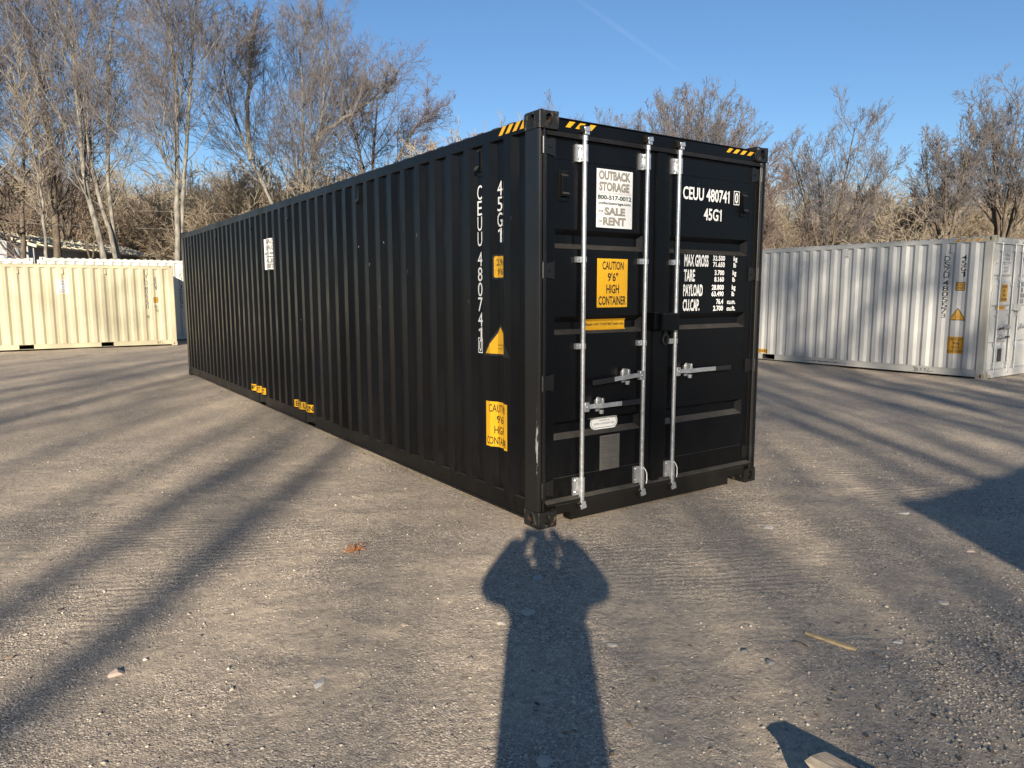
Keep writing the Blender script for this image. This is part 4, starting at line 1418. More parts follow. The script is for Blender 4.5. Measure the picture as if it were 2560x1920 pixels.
def timber():
    """old square timber lying on the gravel, its sawn end towards the container"""
    root = thing('timber', "weathered wooden timber at the bottom edge, its sawn end casting a shadow on the gravel", 'timber', (-0.870, -2.730, float(terrain(-.87, -2.73))), R(2))
    bm = bmesh.new()
    n = 34
    Lb = 1.5
    rr = random.Random(4)
    rows = []
    prof = [(-0.062, -0.02), (-0.064, 0.05), (-0.062, 0.118), (-0.052, 0.131), (-0.02, 0.136), (0.02, 0.135), (0.050, 0.129), (0.060, 0.112), (0.062, 0.05), (0.060, -0.02)]
    for i in range(n):
        t = i / (n - 1)
        y = -t * Lb
        row = []
        for k, (a, b) in enumerate(prof):
            j = 0.0022 * math.sin(7 * t + k * 2.1) + rr.uniform(-.0012, .0012)
            ye = y
            if i == 0:
                ye = -0.010 * abs(math.sin(k * 1.9)) + (0.012 if k in (3, 4) else 0) - (0.03 if k in (1, 2) else 0)
            row.append(bm.verts.new((a + j, ye, b + j)))
        rows.append(row)
    for i in range(n - 1):
        for k in range(len(prof) - 1):
            bm.faces.new((rows[i][k], rows[i][k + 1], rows[i + 1][k + 1], rows[i + 1][k]))
    bm.faces.new(rows[0][::-1])
    bm.faces.new(rows[-1])
    bmesh.ops.recalc_face_normals(bm, faces=bm.faces)
    me = bpy.data.meshes.new('beam')
    bm.to_mesh(me)
    bm.free()
    mesh_obj('beam', me, M['timber'], root)
timber()

def splinter():
    mb = MB()
    pts = [(-0.125, 0.004, 0.010), (-0.07, 0.0, 0.013), (0.0, 0.002, 0.013), (0.07, 0.0, 0.012), (0.118, -0.003, 0.009)]
    wd = [0.004, 0.013, 0.017, 0.019, 0.012]
    vs = []
    for (x, y, z), w in zip(pts, wd):
        vs += [(x, y - w, 0.0), (x, y - w * 0.8, z * 0.8), (x, y + w * 0.2, z), (x, y + w, z * 0.5), (x, y + w * 1.05, 0.0)]
    fs = []
    for i in range(4):
        for k in range(4):
            a = i * 5 + k
            fs.append((a, a + 1, a + 6, a + 5))
    fs += [(0, 1, 2, 3, 4), (20, 21, 22, 23, 24)]
    mb.add(vs, fs)
    o = mb.build('wood_splinter', M['splinter'])
    x, y = 0.172, -2.145
    o.location = (x, y, float(ground_z(x, y)) + 0.002)
    o.rotation_euler = (0, 0, R(-78))
    tag(o, "split sliver of tan wood lying on the gravel right of the photographer's shadow", 'wood')
splinter()
def twig():
    x, y = 0.02, -2.12
    mb = MB().tube([(0, 0, 0.006), (0.012, 0.02, 0.012), (0.016, 0.045, 0.014), (0.012, 0.065, 0.008)], [0.003, 0.0035, 0.003, 0.0015], 6)
    o = mb.build('twig', M['bark_dark'], smooth=True)
    o.location = (x, y, float(ground_z(x, y)))
    o.rotation_euler = (0, 0, R(30))
    tag(o, "short dark bent twig beside the split sliver of wood", 'twig')
twig()
M['needle'] = simple('rust_brown_needles', (0.26, 0.105, 0.035), 0.7, var=0.3)
def needles():
    x, y = -1.22, 0.39
    z = float(ground_z(x, y))
    mb = MB()
    rr = random.Random(8)
    for i in range(16):
        a = rr.uniform(0, 6.28)
        l = rr.uniform(0.05, 0.12)
        bx, by = rr.uniform(-.015, .015), rr.uniform(-.015, .015)
        d = Vector((math.cos(a), math.sin(a), 0))
        h = rr.uniform(0.01, 0.045)
        mb.tube([Vector((bx, by, 0.004)), Vector((bx, by, 0)) + d * l * 0.5 + Vector((0, 0, h)), Vector((bx, by, 0.004)) + d * l], [0.003, 0.0028, 0.001], 4)
    o = mb.build('pine_needle_tuft', M['needle'])
    o.location = (x, y, z)
    tag(o, "tuft of rust brown pine needles on the sunlit gravel left of the photographer's shadow", 'needles')
needles()
M['dry_grass'] = simple('dry_grass', (0.30, 0.25, 0.13), 0.8, var=0.3)
def litter():
    n = 900
    D = 2.4 + 14 * rng.random(n) ** 1.2
    S = (rng.random(n) * 2 - 1) * (D * 0.74 + 0.3)
    xy = CXY + D[:, None] * FWD2 + S[:, None] * RT2
    edge = np.column_stack([-0.03 - 0.16 * rng.random(160) ** 2, 12.0 * rng.random(160)])
    xy = np.concatenate([xy, edge])
    x, y = xy[:, 0], xy[:, 1]
    k = ~((x > -0.02) & (x < 2.46) & (y > -0.01)) & (y < 20)
    k &= np.concatenate([(vnoise(x[:n], y[:n], 0.8) > -0.05), np.ones(160, bool)])
    x, y = x[k], y[k]
    m = len(x)
    a = rng.uniform(0, 6.28, m)
    l = rng.uniform(0.006, 0.022, m)
    w = l * rng.uniform(0.12, 0.6, m)
    ca, sa = np.cos(a), np.sin(a)
    z = ground_z(x, y) + 0.004
    def pt(u, v, dz):
        return np.column_stack([x + ca * u - sa * v, y + sa * u + ca * v, z + dz])
    c4 = np.stack([pt(-l, 0 * w, 0.0), pt(0 * l, w, rng.uniform(0, 0.006, m)), pt(l, 0 * w, rng.uniform(0, 0.008, m)), pt(0 * l, -w, 0.001)], 1)
    f = np.arange(m * 4).reshape(m, 4)
    o = mesh_obj('leaf_litter', np_mesh('leaf_litter', c4.reshape(-1, 3), f), stone_mat('dead_leaf_bits', (0.07, 0.048, 0.03), (0.34, 0.24, 0.14)))
    o['kind'] = 'stuff'
litter()
def rail_grass():
    mb = MB()
    rr = random.Random(2)
    for i in range(150):
        y = rr.uniform(1.6, 3.2)
        x = -rr.uniform(0.0, 0.05)
        h = rr.uniform(0.02, 0.055)
        dx, dy = rr.uniform(-.03, .01), rr.uniform(-.025, .025)
        z = float(ground_z(x, y))
        mb.add([(x - .0015, y - .0015, z), (x + .0015, y + .0015, z), (x + dx, y + dy, z + h)], [(0, 1, 2)])
    o = mb.build('dry_grass', M['dry_grass'])
    o['kind'] = 'stuff'
rail_grass()

# ------------------------------------------------------------------ trees
def tubes(P, Rr, S):
    """P (N,K,3) centre lines, Rr (N,K) radii -> vertices, quads with S-sided rings"""
    N, K, _ = P.shape
    T = np.gradient(P, axis=1)
    T /= np.linalg.norm(T, axis=2, keepdims=True) + 1e-9
    ref = np.where(np.abs(T[..., 2:3]) < 0.92, np.array([0, 0, 1.0]), np.array([1.0, 0, 0]))
    U = np.cross(T, ref)
    U /= np.linalg.norm(U, axis=2, keepdims=True) + 1e-9
    V = np.cross(T, U)
    a = np.arange(S) * 2 * np.pi / S
    ring = P[:, :, None] + Rr[:, :, None, None] * (U[:, :, None] * np.cos(a)[:, None] + V[:, :, None] * np.sin(a)[:, None])
    vs = ring.reshape(-1, 3)
    b = (np.arange(N)[:, None, None] * K + np.arange(K - 1)[None, :, None]) * S
    q = np.arange(S)[None, None]
    q2 = (q + 1) % S
    f = np.stack(np.broadcast_arrays(b + q, b + q2, b + S + q2, b + S + q), -1).reshape(-1, 4)
    return vs, f
def join(parts):
    vs, fs, k = [], [], 0
    for v, f in parts:
        vs.append(v)
        fs.append(f + k)
        k += len(v)
    return np.concatenate(vs), np.concatenate(fs)

def unit(a):
    return a / (np.linalg.norm(a, axis=-1, keepdims=True) + 1e-9)

def children(P, Rr, L, n, K, t0, ang, lf, rmin, rf, wander, lift, g, tip=0.55, t1=1.0):
    """n side shoots on every polyline"""
    N, Kp, _ = P.shape
    idx = np.repeat(np.arange(N), n)
    t = t0 + (t1 - t0) * (np.tile(np.arange(n), N) + g.random(N * n)) / n
    q = np.clip(t * (Kp - 1), 0, Kp - 1.001)
    i = q.astype(int)
    fr = (q - i)[:, None]
    p0 = P[idx, i] * (1 - fr) + P[idx, i + 1] * fr
    T = unit(P[idx, i + 1] - P[idx, i])
    r0 = Rr[idx, i] * (1 - fr[:, 0]) + Rr[idx, i + 1] * fr[:, 0]
    rv = unit(g.normal(size=(N * n, 3)))
    perp = unit(rv - T * (rv * T).sum(1, keepdims=True))
    a = ang * g.uniform(0.65, 1.3, (N * n, 1))
    d = unit(T * np.cos(a) + perp * np.sin(a))
    ln = L[idx] * lf * (1 - tip * (t - t0) / (1 - t0 + 1e-6)) * g.uniform(0.65, 1.25, N * n)
    st = (ln / (K - 1))[:, None]
    out = np.zeros((N * n, K, 3))
    out[:, 0] = p0
    for k in range(1, K):
        d = unit(d + wander * g.normal(size=d.shape) + np.array([0, 0, lift]))
        out[:, k] = out[:, k - 1] + d * st
    rs = np.minimum(r0 * rf, 10)
    R_ = np.maximum(rs[:, None] * (1 - 0.85 * np.linspace(0, 1, K)[None]), rmin)
    return out, R_, ln

def smooth_path(pts, K, g, wob=0.0):
    pts = np.array(pts, float)
    s = np.concatenate([[0], np.cumsum(np.linalg.norm(np.diff(pts, axis=0), axis=1))])
    u = np.linspace(0, s[-1], K)
    o = np.stack([np.interp(u, s, pts[:, i]) for i in range(3)], 1)
    for _ in range(2):
        o[1:-1] = (o[:-2] + 2 * o[1:-1] + o[2:]) / 4
    o[1:-1] += g.normal(size=(K - 2, 3)) * wob
    return o, s[-1]

def grow(stems, seed, spec):
    """stems: list of (points, base radius, tip radius). returns trunk meshes and crown mesh data"""
    g = np.random.default_rng(seed)
    K0 = 16
    P, Rr, L = [], [], []
    for pts, r0, r1 in stems:
        o, l = smooth_path(pts, K0, g, 0.02)
        P.append(o)
        Rr.append(r0 + (r1 - r0) * np.linspace(0, 1, K0) ** 0.8)
        L.append(l)
    P, Rr, L = np.array(P), np.array(Rr), np.array(L)
    trunks = []
    for i in range(len(P)):
        R2_ = Rr[i:i + 1].copy()
        if P[i, 0, 2] < 0.5:
            R2_[0, 0] *= 1.35
        trunks.append(tubes(P[i:i + 1], R2_, 9))
    lv = [(P, Rr, L)]
    parts = []
    sides = [5, 4, 3, 3, 3]
    for k, (n, K, t0, ang, lf, rmin, rf, wander, lift, tip) in enumerate(spec):
        c = children(*lv[-1], n, K, t0, ang, lf, rmin, rf, wander, lift, g, tip)
        lv.append(c)
        parts.append(tubes(c[0], c[1], sides[k]))
    return trunks, parts

def tree(label, cat_group, loc, stems, seed, spec, bark_m, twig_m, name='bare_tree', split=1):
    root = thing(name, label, 'tree', loc, 0, cat_group)
    trunks, parts = grow(stems, seed, spec)
    for v, f in trunks:
        mesh_obj('trunk', np_mesh('trunk', v, f, True), bark_m, root)
    v, f = join(parts)
    me = np_mesh('crown', v, f)
    me.materials.append(bark_m)
    mi = np.ones(len(f), np.int32)
    mi[:sum(len(p[1]) for p in parts[:split])] = 0
    o = mesh_obj('crown', me, twig_m, root)
    me.polygons.foreach_set("material_index", mi)
    return root

#           n   K  t0    ang   lf    rmin   rf    wander lift tip
TALL = [(30, 9, 0.24, 0.66, 0.34, 0.012, 0.36, 0.11, 0.10, 0.60),
        (8, 7, 0.14, 0.62, 0.50, 0.0080, 0.55, 0.12, 0.07, 0.45),
        (6, 5, 0.12, 0.60, 0.55, 0.0058, 0.60, 0.14, 0.06, 0.40),
        (4, 3, 0.15, 0.55, 0.62, 0.0045, 0.70, 0.15, 0.05, 0.30)]
def local(stems, base):
    return [([(x - base[0], y - base[1], z - base[2]) for x, y, z in pts], a, b) for pts, a, b in stems]
def gz(x, y):
    return float(terrain(x, y))

# -- the near row on the left, behind the cream and white containers
b = (0.95, 31.7, gz(.95, 31.7))
tree("pale barked tree with three stems spreading from one base behind the cream container", None, b, local([
    ([(0.72, 31.6, b[2] - .2), (0.6, 31.75, 2.2), (0.43, 31.93, 4.16), (0.29, 32.16, 5.0), (0.09, 32.47, 6.18), (0.02, 32.73, 7.52), (0.09, 32.91, 9.04), (0.11, 33.15, 10.72), (0.03, 33.4, 11.98), (0.08, 33.69, 14.08), (0.17, 33.89, 15.8), (0.3, 34, 17.6)], 0.165, 0.03),
    ([(1.0, 31.6, b[2] - .2), (1.04, 31.74, 3.27), (0.8, 32.08, 4.43), (0.58, 32.43, 5.71), (0.33, 32.82, 7.15), (0.3, 33.08, 8.68), (0.33, 33.26, 9.96), (0.25, 33.53, 11.4), (-0.3, 34.14, 12.93), (-0.56, 34.52, 14.2), (-1.0, 35, 16)], 0.13, 0.025),
    ([(1.25, 31.7, b[2] - .2), (1.15, 32.04, 3.29), (1.02, 32.31, 4.46), (0.88, 32.63, 5.92), (1.06, 32.74, 7.46), (1.18, 32.91, 9.18), (1.2, 33.16, 10.89), (1.54, 33.19, 12.6), (1.95, 33.17, 14.32), (2.19, 33.2, 15.6), (2.4, 33.3, 16.6)], 0.13, 0.025)], b),
    101, [(26, 9, 0.32, 0.66, 0.30, 0.012, 0.36, 0.11, 0.10, 0.5)] + TALL[1:], M['bark_pale'], M['twig_grey'])
b = (3.15, 29.9, gz(3.15, 29.9))
tree("twin stemmed pale tree rising straight behind the far end of the black container", None, b, local([
    ([(3.12, 29.8, b[2] - .2), (3.09, 29.96, 3.25), (3.17, 30.14, 4.82), (3.33, 30.29, 6.5), (3.45, 30.46, 8.19), (3.5, 30.69, 9.87), (3.7, 30.81, 11.55), (3.47, 31.22, 13.23), (3.43, 31.46, 14.58), (3.4, 31.6, 16.8)], 0.155, 0.03),
    ([(3.32, 29.95, b[2] - .2), (3.32, 30.22, 4.42), (3.62, 30.28, 6.11), (3.84, 30.44, 8.23), (4.04, 30.57, 9.92), (4.3, 30.65, 11.61), (4.46, 30.8, 13.31), (4.76, 30.85, 15.0), (4.9, 31, 17.0)], 0.12, 0.03)], b),
    102, [(32, 9, 0.34, 0.70, 0.30, 0.012, 0.36, 0.11, 0.10, 0.5)] + TALL[1:], M['bark_pale'], M['twig_grey'])
b = (9.4, 32.2, gz(9.4, 32.2))
tree("leaning pale stemmed tree that forks above the black container's roof line", None, b, local([
    ([(9.4, 32.2, b[2] - .2), (8.7, 32.6, 4.2), (8.15, 33.02, 6.1), (7.75, 33.48, 7.28), (7.35, 33.94, 8.45), (7.1, 34.26, 9.43), (6.78, 34.66, 10.6), (6.65, 34.99, 12.16), (6.68, 35.19, 13.9)], 0.15, 0.025),
    ([(7.45, 33.85, 8.2), (7.38, 33.98, 9.0), (7.44, 34.14, 10.21), (7.62, 34.32, 12.16), (7.85, 34.38, 13.62), (8.15, 34.37, 15.2)], 0.15, 0.03)], b),
    103, [(26, 9, 0.42, 0.75, 0.32, 0.012, 0.38, 0.11, 0.12, 0.5)] + TALL[1:], M['bark_pale'], M['twig_grey'])
b = (10.0, 34.2, gz(10, 34.2))
tree("broad bare tree with a limb slanting right, above the middle of the black container", None, b, local([
    ([(10.0, 34.2, b[2] - .2), (10.05, 34.2, 5), (10.2, 34.21, 7.07), (10.53, 34.14, 8.1), (11.0, 34.09, 9.85), (11.39, 34.1, 11.7), (11.63, 34.25, 13.77), (11.86, 34.41, 15.6)], 0.16, 0.025),
    ([(10.9, 34.1, 9.5), (11.0, 34.09, 9.85), (11.81, 33.62, 10.47), (12.71, 33.09, 11.08), (13.54, 32.64, 11.8), (14.2, 32.2, 12.6)], 0.13, 0.03),
    ([(9.95, 34.35, b[2]), (10.05, 34.3, 5.2), (10.15, 34.33, 7.58), (10.3, 34.54, 9.64), (10.49, 34.72, 11.71), (10.51, 35.02, 13.77), (10.48, 35.33, 15.4)], 0.14, 0.025)], b),
    104, [(30, 9, 0.34, 0.72, 0.34, 0.012, 0.38, 0.11, 0.12, 0.5)] + TALL[1:], M['bark_pale'], M['twig_grey'])
b = (15.1, 36.9, gz(15.1, 36.9))
tree("rounded reddish tree with drooping fine twigs, rightmost of the left woods against the sky", None, b, local([
    ([(15.1, 36.9, b[2] - .2), (15.2, 37.0, 5), (15.27, 37.04, 8.35), (15.58, 37.27, 10.3), (15.84, 37.44, 12.6), (16.0, 37.38, 14.2)], 0.19, 0.03),
    ([(15.25, 37, 6.5), (16.2, 36.4, 8.8), (17.2, 35.8, 10.8), (18.2, 35.4, 12.4)], 0.13, 0.03),
    ([(15.25, 37, 6.0), (14.9, 37.4, 9), (14.4, 37.6, 11.5), (13.9, 37.8, 13.4)], 0.12, 0.03)], b),
    105, [(22, 9, 0.36, 0.85, 0.40, 0.012, 0.42, 0.12, 0.07, 0.4), (8, 7, .15, .7, .52, .008, .55, .13, .03, .4), (6, 5, .12, .7, .55, .006, .6, .15, .0, .4), (4, 4, .15, .65, .6, .005, .7, .15, -.02, .3)], M['bark_dark'], M['twig_red'])
b = (-2.3, 36.0, gz(-2.3, 36))
tree("thin dark stemmed tree at the left edge above the cream container", None, b, local([
    ([(-2.3, 36.0, b[2] - .2), (-2.25, 36.15, 3.7), (-2.06, 36.5, 6.83), (-1.75, 36.63, 9.07), (-1.66, 36.91, 12.0)], 0.17, 0.03)], b),
    106, [(24, 8, 0.22, 0.8, 0.34, 0.013, 0.5, 0.15, 0.08, 0.5)] + TALL[1:], M['bark_dark'], M['twig_red'])
b = (-0.95, 35.4, gz(-.95, 35.4))
tree("dark tree leaning to the left, directly behind the pale barked three stemmed one", None, b, local([
    ([(-0.95, 35.4, b[2] - .2), (-0.93, 35.59, 5.93), (-0.89, 35.97, 8.62), (-1.06, 36.5, 11.3), (-1.27, 36.98, 13.54), (-1.84, 37.58, 15.4)], 0.22, 0.04)], b),
    107, [(40, 9, 0.30, 0.70, 0.34, 0.012, 0.36, 0.11, 0.10, 0.5)] + TALL[1:], M['bark_dark'], M['twig_grey'])
b = (-1.5, 31.7, gz(-1.5, 31.7))
tree("slim whitish stem leaning left over the cream container", None, b, local([
    ([(-1.5, 31.7, b[2] - .2), (-1.56, 31.94, 3.27), (-1.5, 32.17, 5.06), (-1.59, 32.46, 6.52), (-1.75, 32.8, 8.4), (-1.9, 33, 10.2)], 0.10, 0.02)], b),
    108, [(18, 7, 0.40, 0.8, 0.28, 0.011, 0.5, 0.15, 0.08, 0.5)] + TALL[1:3], M['bark_pale'], M['twig_pale'])
b = (-4.6, 34.6, gz(-4.6, 34.6))
tree("bare tree beyond the picture's left edge whose branches fill the upper left corner", None, b, local([
    ([(-4.6, 34.6, b[2] - .2), (-4.4, 34.8, 5), (-4.0, 35, 9), (-3.6, 35.2, 13), (-3.4, 35.4, 17)], 0.25, 0.04)], b),
    109, [(40, 9, 0.28, 0.70, 0.34, 0.012, 0.36, 0.11, 0.10, 0.5)] + TALL[1:], M['bark_pale'], M['twig_grey'])

# -- right hand side
def straight(h, r0, lean=(0, 0)):
    return [([(0, 0, -.2), (lean[0] * .1, lean[1] * .1, h * .25), (lean[0] * .35, lean[1] * .35, h * .5), (lean[0] * .7, lean[1] * .7, h * .75), (lean[0], lean[1], h)], r0, 0.03)]
def forked(h, r0, n, spread, fork, seed, even=0.82):
    g = random.Random(seed)
    out = [([(0, 0, -.2), (0, 0, h * fork * .5), (0, 0, h * fork)], r0, r0 * .8)]
    a0 = g.uniform(0, 6.28)
    for i in range(n):
        a = a0 + 6.283 * i / n + g.uniform(-.3, .3)
        s = spread * g.uniform(.6, 1.1)
        dx, dy = math.cos(a) * s, math.sin(a) * s
        if even > 0.9:
            s = spread * math.sqrt((i + 0.4) / n)
            a = a0 + 2.4 * i
            dx, dy = math.cos(a) * s, math.sin(a) * s
        hh = h * g.uniform(even, 1.0) if even < 0.9 else h * (1.0 - 0.27 * (s / spread) ** 2) * g.uniform(0.97, 1.0)
        kr = 0.55 if n < 12 else 0.30
        out.append(([(0, 0, h * fork * .92), (dx * .25, dy * .25, h * fork + (hh - h * fork) * .25), (dx * .6, dy * .6, h * fork + (hh - h * fork) * .6), (dx, dy, hh)], r0 * kr, 0.02 if n < 12 else 0.010))
    return out
def rtree(label, x, y, top, stems, seed, spec, bm_, tm):
    z = gz(x, y)
    tree(label, None, (x, y, z), stems(top - z), seed, spec, bm_, tm)
DOME = [(15, 7, 0.30, 0.5, 0.20, 0.010, 0.5, 0.08, 0.03, 0.55), (6, 6, 0.15, 0.5, 0.55, 0.0075, 0.6, 0.10, 0.03, 0.4), (4, 5, 0.15, 0.5, 0.6, 0.006, 0.6, 0.12, 0.02, 0.35), (3, 3, .15, .5, .65, .005, .7, .12, .02, .3)]
OPEN = [(14, 8, 0.2, 0.62, 0.38, 0.013, 0.42, 0.11, 0.07, 0.45), (8, 7, 0.2, 0.62, 0.50, 0.009, 0.6, 0.13, 0.06, 0.4), (5, 5, 0.15, 0.6, 0.55, 0.007, 0.6, 0.15, 0.05, 0.4), (4, 3, .15, .55, .6, .006, .7, .16, .05, .3)]
LIGHT = [(14, 8, 0.2, 0.6, 0.38, 0.012, 0.42, 0.10, 0.07, 0.4), (7, 6, 0.2, 0.6, 0.52, 0.009, 0.6, 0.12, 0.06, 0.4), (6, 5, 0.15, 0.6, 0.55, 0.007, 0.6, 0.14, 0.05, 0.4), (3, 3, .15, .55, .6, .006, .7, .15, .04, .3)]
rtree("big round domed bare tree rising above the black container's door end", 34.7, 29.9, 14.7, lambda h: forked(h, 0.34, 56, 5.2, 0.20, 3, 0.93), 201, DOME, M['bark_dark'], M['twig_grey'])
rtree("vase shaped bare tree between the domed tree and the right hand pair", 36.3, 20.8, 10.4, lambda h: forked(h, 0.18, 6, 2.9, 0.24, 5), 202, LIGHT, M['bark_dark'], M['twig_grey'])
rtree("tall dark limbed bare tree above the grey container, left of the pair's other tree", 40.0, 16.0, 11.2, lambda h: forked(h, 0.24, 5, 1.7, 0.3, 7), 203, OPEN, M['bark_dark'], M['twig_grey'])
rtree("tall bare tree at the right edge of the picture, right of its pair", 43.6, 14.7, 11.9, lambda h: forked(h, 0.26, 6, 2.2, 0.3, 9), 204, OPEN, M['bark_dark'], M['twig_grey'])
rtree("low spreading bare tree just left of the right hand pair", 41.9, 19.6, 8.0, lambda h: forked(h, 0.16, 5, 2.2, 0.3, 11), 205, OPEN, M['bark_dark'], M['twig_grey'])
rtree("bare tree top just showing over the black container's near corner", 33.3, 39.4, 14.6, lambda h: forked(h, 0.26, 6, 2.6, 0.34, 13), 206, LIGHT, M['bark_pale'], M['twig_grey'])
rtree("thin brown tree close to the black container's right edge", 31.6, 22.5, 8.6, lambda h: forked(h, 0.13, 4, 1.4, 0.25, 15), 207, LIGHT, M['bark_dark'], M['twig_red'])

# -- woods behind: separate trees that can be made out, built once in four kinds and copied
protos = []
for k, (h, r, n, sprd) in enumerate(((9.5, 0.13, 3, 1.3), (11.0, 0.16, 4, 1.6), (8.5, 0.11, 3, 1.5), (10.0, 0.14, 2, 1.0))):
    trunks, parts = grow(forked(h, r, n, sprd, 0.38, 40 + k), 300 + k,
        [(10, 7, 0.15, 0.75, 0.34, 0.015, 0.55, 0.14, 0.07, 0.5), (6, 5, 0.15, 0.7, 0.46, 0.013, 0.6, 0.18, 0.04, 0.4), (4, 4, 0.15, 0.65, 0.5, 0.011, 0.6, 0.2, 0.04, 0.4)])
    tv, tf = join(trunks)
    lv_, lf_ = join(parts)
    protos.append((np_mesh('trunk', tv, tf, True), np_mesh('crown', lv_, lf_)))
    protos[-1][0].materials.append(M['bark_pale'] if k % 2 == 0 else M['bark_dark'])
    protos[-1][1].materials.append(M['twig_tan'] if k != 1 else M['twig_red'])
gr = np.random.default_rng(77)
def wood_copy(x, y, k, s, a, label, group):
    root = thing('woodland_tree', label, 'tree', (x, y, gz(x, y) - 0.1), a, group)
    root.scale = (s, s, s)
    mesh_o = bpy.data.objects.new('trunk', protos[k][0])
    link(mesh_o, root)
    mesh_o = bpy.data.objects.new('crown', protos[k][1])
    link(mesh_o, root)
for i in range(42):
    D = gr.uniform(37, 58)
    S = gr.uniform(-0.72, -0.10) * D
    x, y = CXY + D * FWD2 + S * RT2
    kk = int(gr.integers(0, 4))
    wood_copy(x, y, kk, gr.uniform(0.7, 1.1), gr.uniform(0, 6.28),
              "slender bare tree with a %s trunk in the woods behind the left containers" % ("pale", "dark", "pale", "dark")[kk], "slender trees in the woods behind the left containers")
for i in range(24):
    D = gr.uniform(42, 60)
    S = gr.uniform(0.16, 0.76) * D
    x, y = CXY + D * FWD2 + S * RT2
    kk = int(gr.integers(0, 4))
    wood_copy(x, y, kk, gr.uniform(0.42, 0.64), gr.uniform(0, 6.28),
              "slender bare tree with a %s trunk in the woods behind the grey container" % ("pale", "dark", "pale", "dark")[kk], "slender trees in the woods behind the grey container")

# -- underwood: a tangle nobody could count
def bush_mesh(seed, h):
    g = np.random.default_rng(seed)
    n = 13
    P = np.zeros((n, 8, 3))
    a = g.uniform(0, 6.28, n)
    P[:, 0, :2] = g.normal(size=(n, 2)) * 0.5
    d = unit(np.stack([np.cos(a) * .35, np.sin(a) * .35, np.ones(n)], 1))
    ln = h * g.uniform(.6, 1.1, n)
    for k in range(1, 8):
        d = unit(d + 0.14 * g.normal(size=d.shape))
        P[:, k] = P[:, k - 1] + d * (ln / 7)[:, None]
    Rr = np.maximum(0.035 * (1 - 0.8 * np.linspace(0, 1, 8))[None], 0.010) * np.ones((n, 1))
    parts = [tubes(P, Rr, 4)]
    L = ln
    c1 = children(P, Rr, L, 9, 6, .12, .7, .42, .010, .6, .18, .02, g, .4)
    c2 = children(*c1, 6, 5, .1, .7, .5, .009, .6, .22, .0, g, .4)
    c3 = children(*c2, 3, 3, .1, .7, .6, .008, .7, .25, .0, g, .3)
    for c in (c1, c2, c3):
        parts.append(tubes(c[0], c[1], 3))
    v, f = join(parts)
    return np_mesh('brush', v, f)

def scatter(name, meshes, mats, pts, rots, scl):
    """one object: brush clumps instanced on a cloud of points by geometry nodes"""
    me = bpy.data.meshes.new(name)
    me.vertices.add(len(pts))
    me.vertices.foreach_set("co", np.asarray(pts, np.float32).ravel())
    at = me.attributes.new("spin", 'FLOAT', 'POINT')
    at.data.foreach_set("value", np.asarray(rots, np.float32))
    at = me.attributes.new("size", 'FLOAT', 'POINT')
    at.data.foreach_set("value", np.asarray(scl, np.float32))
    at = me.attributes.new("pick", 'INT', 'POINT')
    at.data.foreach_set("value", (np.arange(len(pts)) % len(meshes)).astype(np.int32))
    o = bpy.data.objects.new(name, me)
    link(o)
    o['kind'] = 'stuff'
    ng = bpy.data.node_groups.new(name, 'GeometryNodeTree')
    ng.interface.new_socket("Geometry", in_out='INPUT', socket_type='NodeSocketGeometry')
    ng.interface.new_socket("Geometry", in_out='OUTPUT', socket_type='NodeSocketGeometry')
    N = ng.nodes.new
    gi, go = N("NodeGroupInput"), N("NodeGroupOutput")
    gti = N("GeometryNodeGeometryToInstance")
    for m_, mt in reversed(list(zip(meshes, mats))):
        if not m_.materials:
            m_.materials.append(mt)
        src = bpy.data.objects.new(name + "_clump", m_)
        oi = N("GeometryNodeObjectInfo")
        oi.inputs["Object"].default_value = src
        ng.links.new(oi.outputs["Geometry"], gti.inputs[0])
    iop = N("GeometryNodeInstanceOnPoints")
    iop.inputs["Pick Instance"].default_value = True
    def attr(nm, typ):
        a = N("GeometryNodeInputNamedAttribute")
        a.data_type = typ
        a.inputs["Name"].default_value = nm
        return a.outputs["Attribute"]
    cx = N("ShaderNodeCombineXYZ")
    ng.links.new(attr("spin", 'FLOAT'), cx.inputs[2])
    ng.links.new(gi.outputs[0], iop.inputs["Points"])
    ng.links.new(gti.outputs[0], iop.inputs["Instance"])
    ng.links.new(attr("pick", 'INT'), iop.inputs["Instance Index"])
    e2r = N("FunctionNodeEulerToRotation")
    ng.links.new(cx.outputs[0], e2r.inputs[0])
    ng.links.new(e2r.outputs[0], iop.inputs["Rotation"])
    ng.links.new(attr("size", 'FLOAT'), iop.inputs["Scale"])
    ng.links.new(iop.outputs[0], go.inputs[0])
    md = o.modifiers.new("scatter", 'NODES')
    md.node_group = ng
    return o
bushes = [bush_mesh(500 + i, h) for i, h in enumerate((3.6, 4.4, 3.0, 5.0))]
def brush_pts(n, d0, d1, s0, s1, seed, size):
    g = np.random.default_rng(seed)
    D = d0 + (d1 - d0) * g.random(n) ** 0.9
    S = g.uniform(s0, s1, n) * D
    xy = CXY + D[:, None] * FWD2 + S[:, None] * RT2
    q = xy - (CXY + 34.0 * FWD2 - 22.0 * RT2)
    ly, lx = q @ FWD2, q @ RT2
    keep = ~((ly > -3) & (ly < 12.0) & (lx > -5.0) & (lx < 4.5))    # the shed and the yard before it
    xy = xy[keep]
    n = len(xy)
    z = terrain(xy[:, 0], xy[:, 1]) - 0.1
    return np.column_stack([xy, z]), g.uniform(0, 6.28, n), g.uniform(0.7, 1.25, n) * size
mats4 = [M['bush'], M['twig_tan'], M['bush'], M['twig_pale']]
scatter('underwood', bushes, mats4, *brush_pts(330, 37, 66, -0.78, 0.06, 1, 1.45))
scatter('hillside_woods', bushes, mats4, *brush_pts(300, 60, 105, -0.80, 0.85, 2, 1.6))
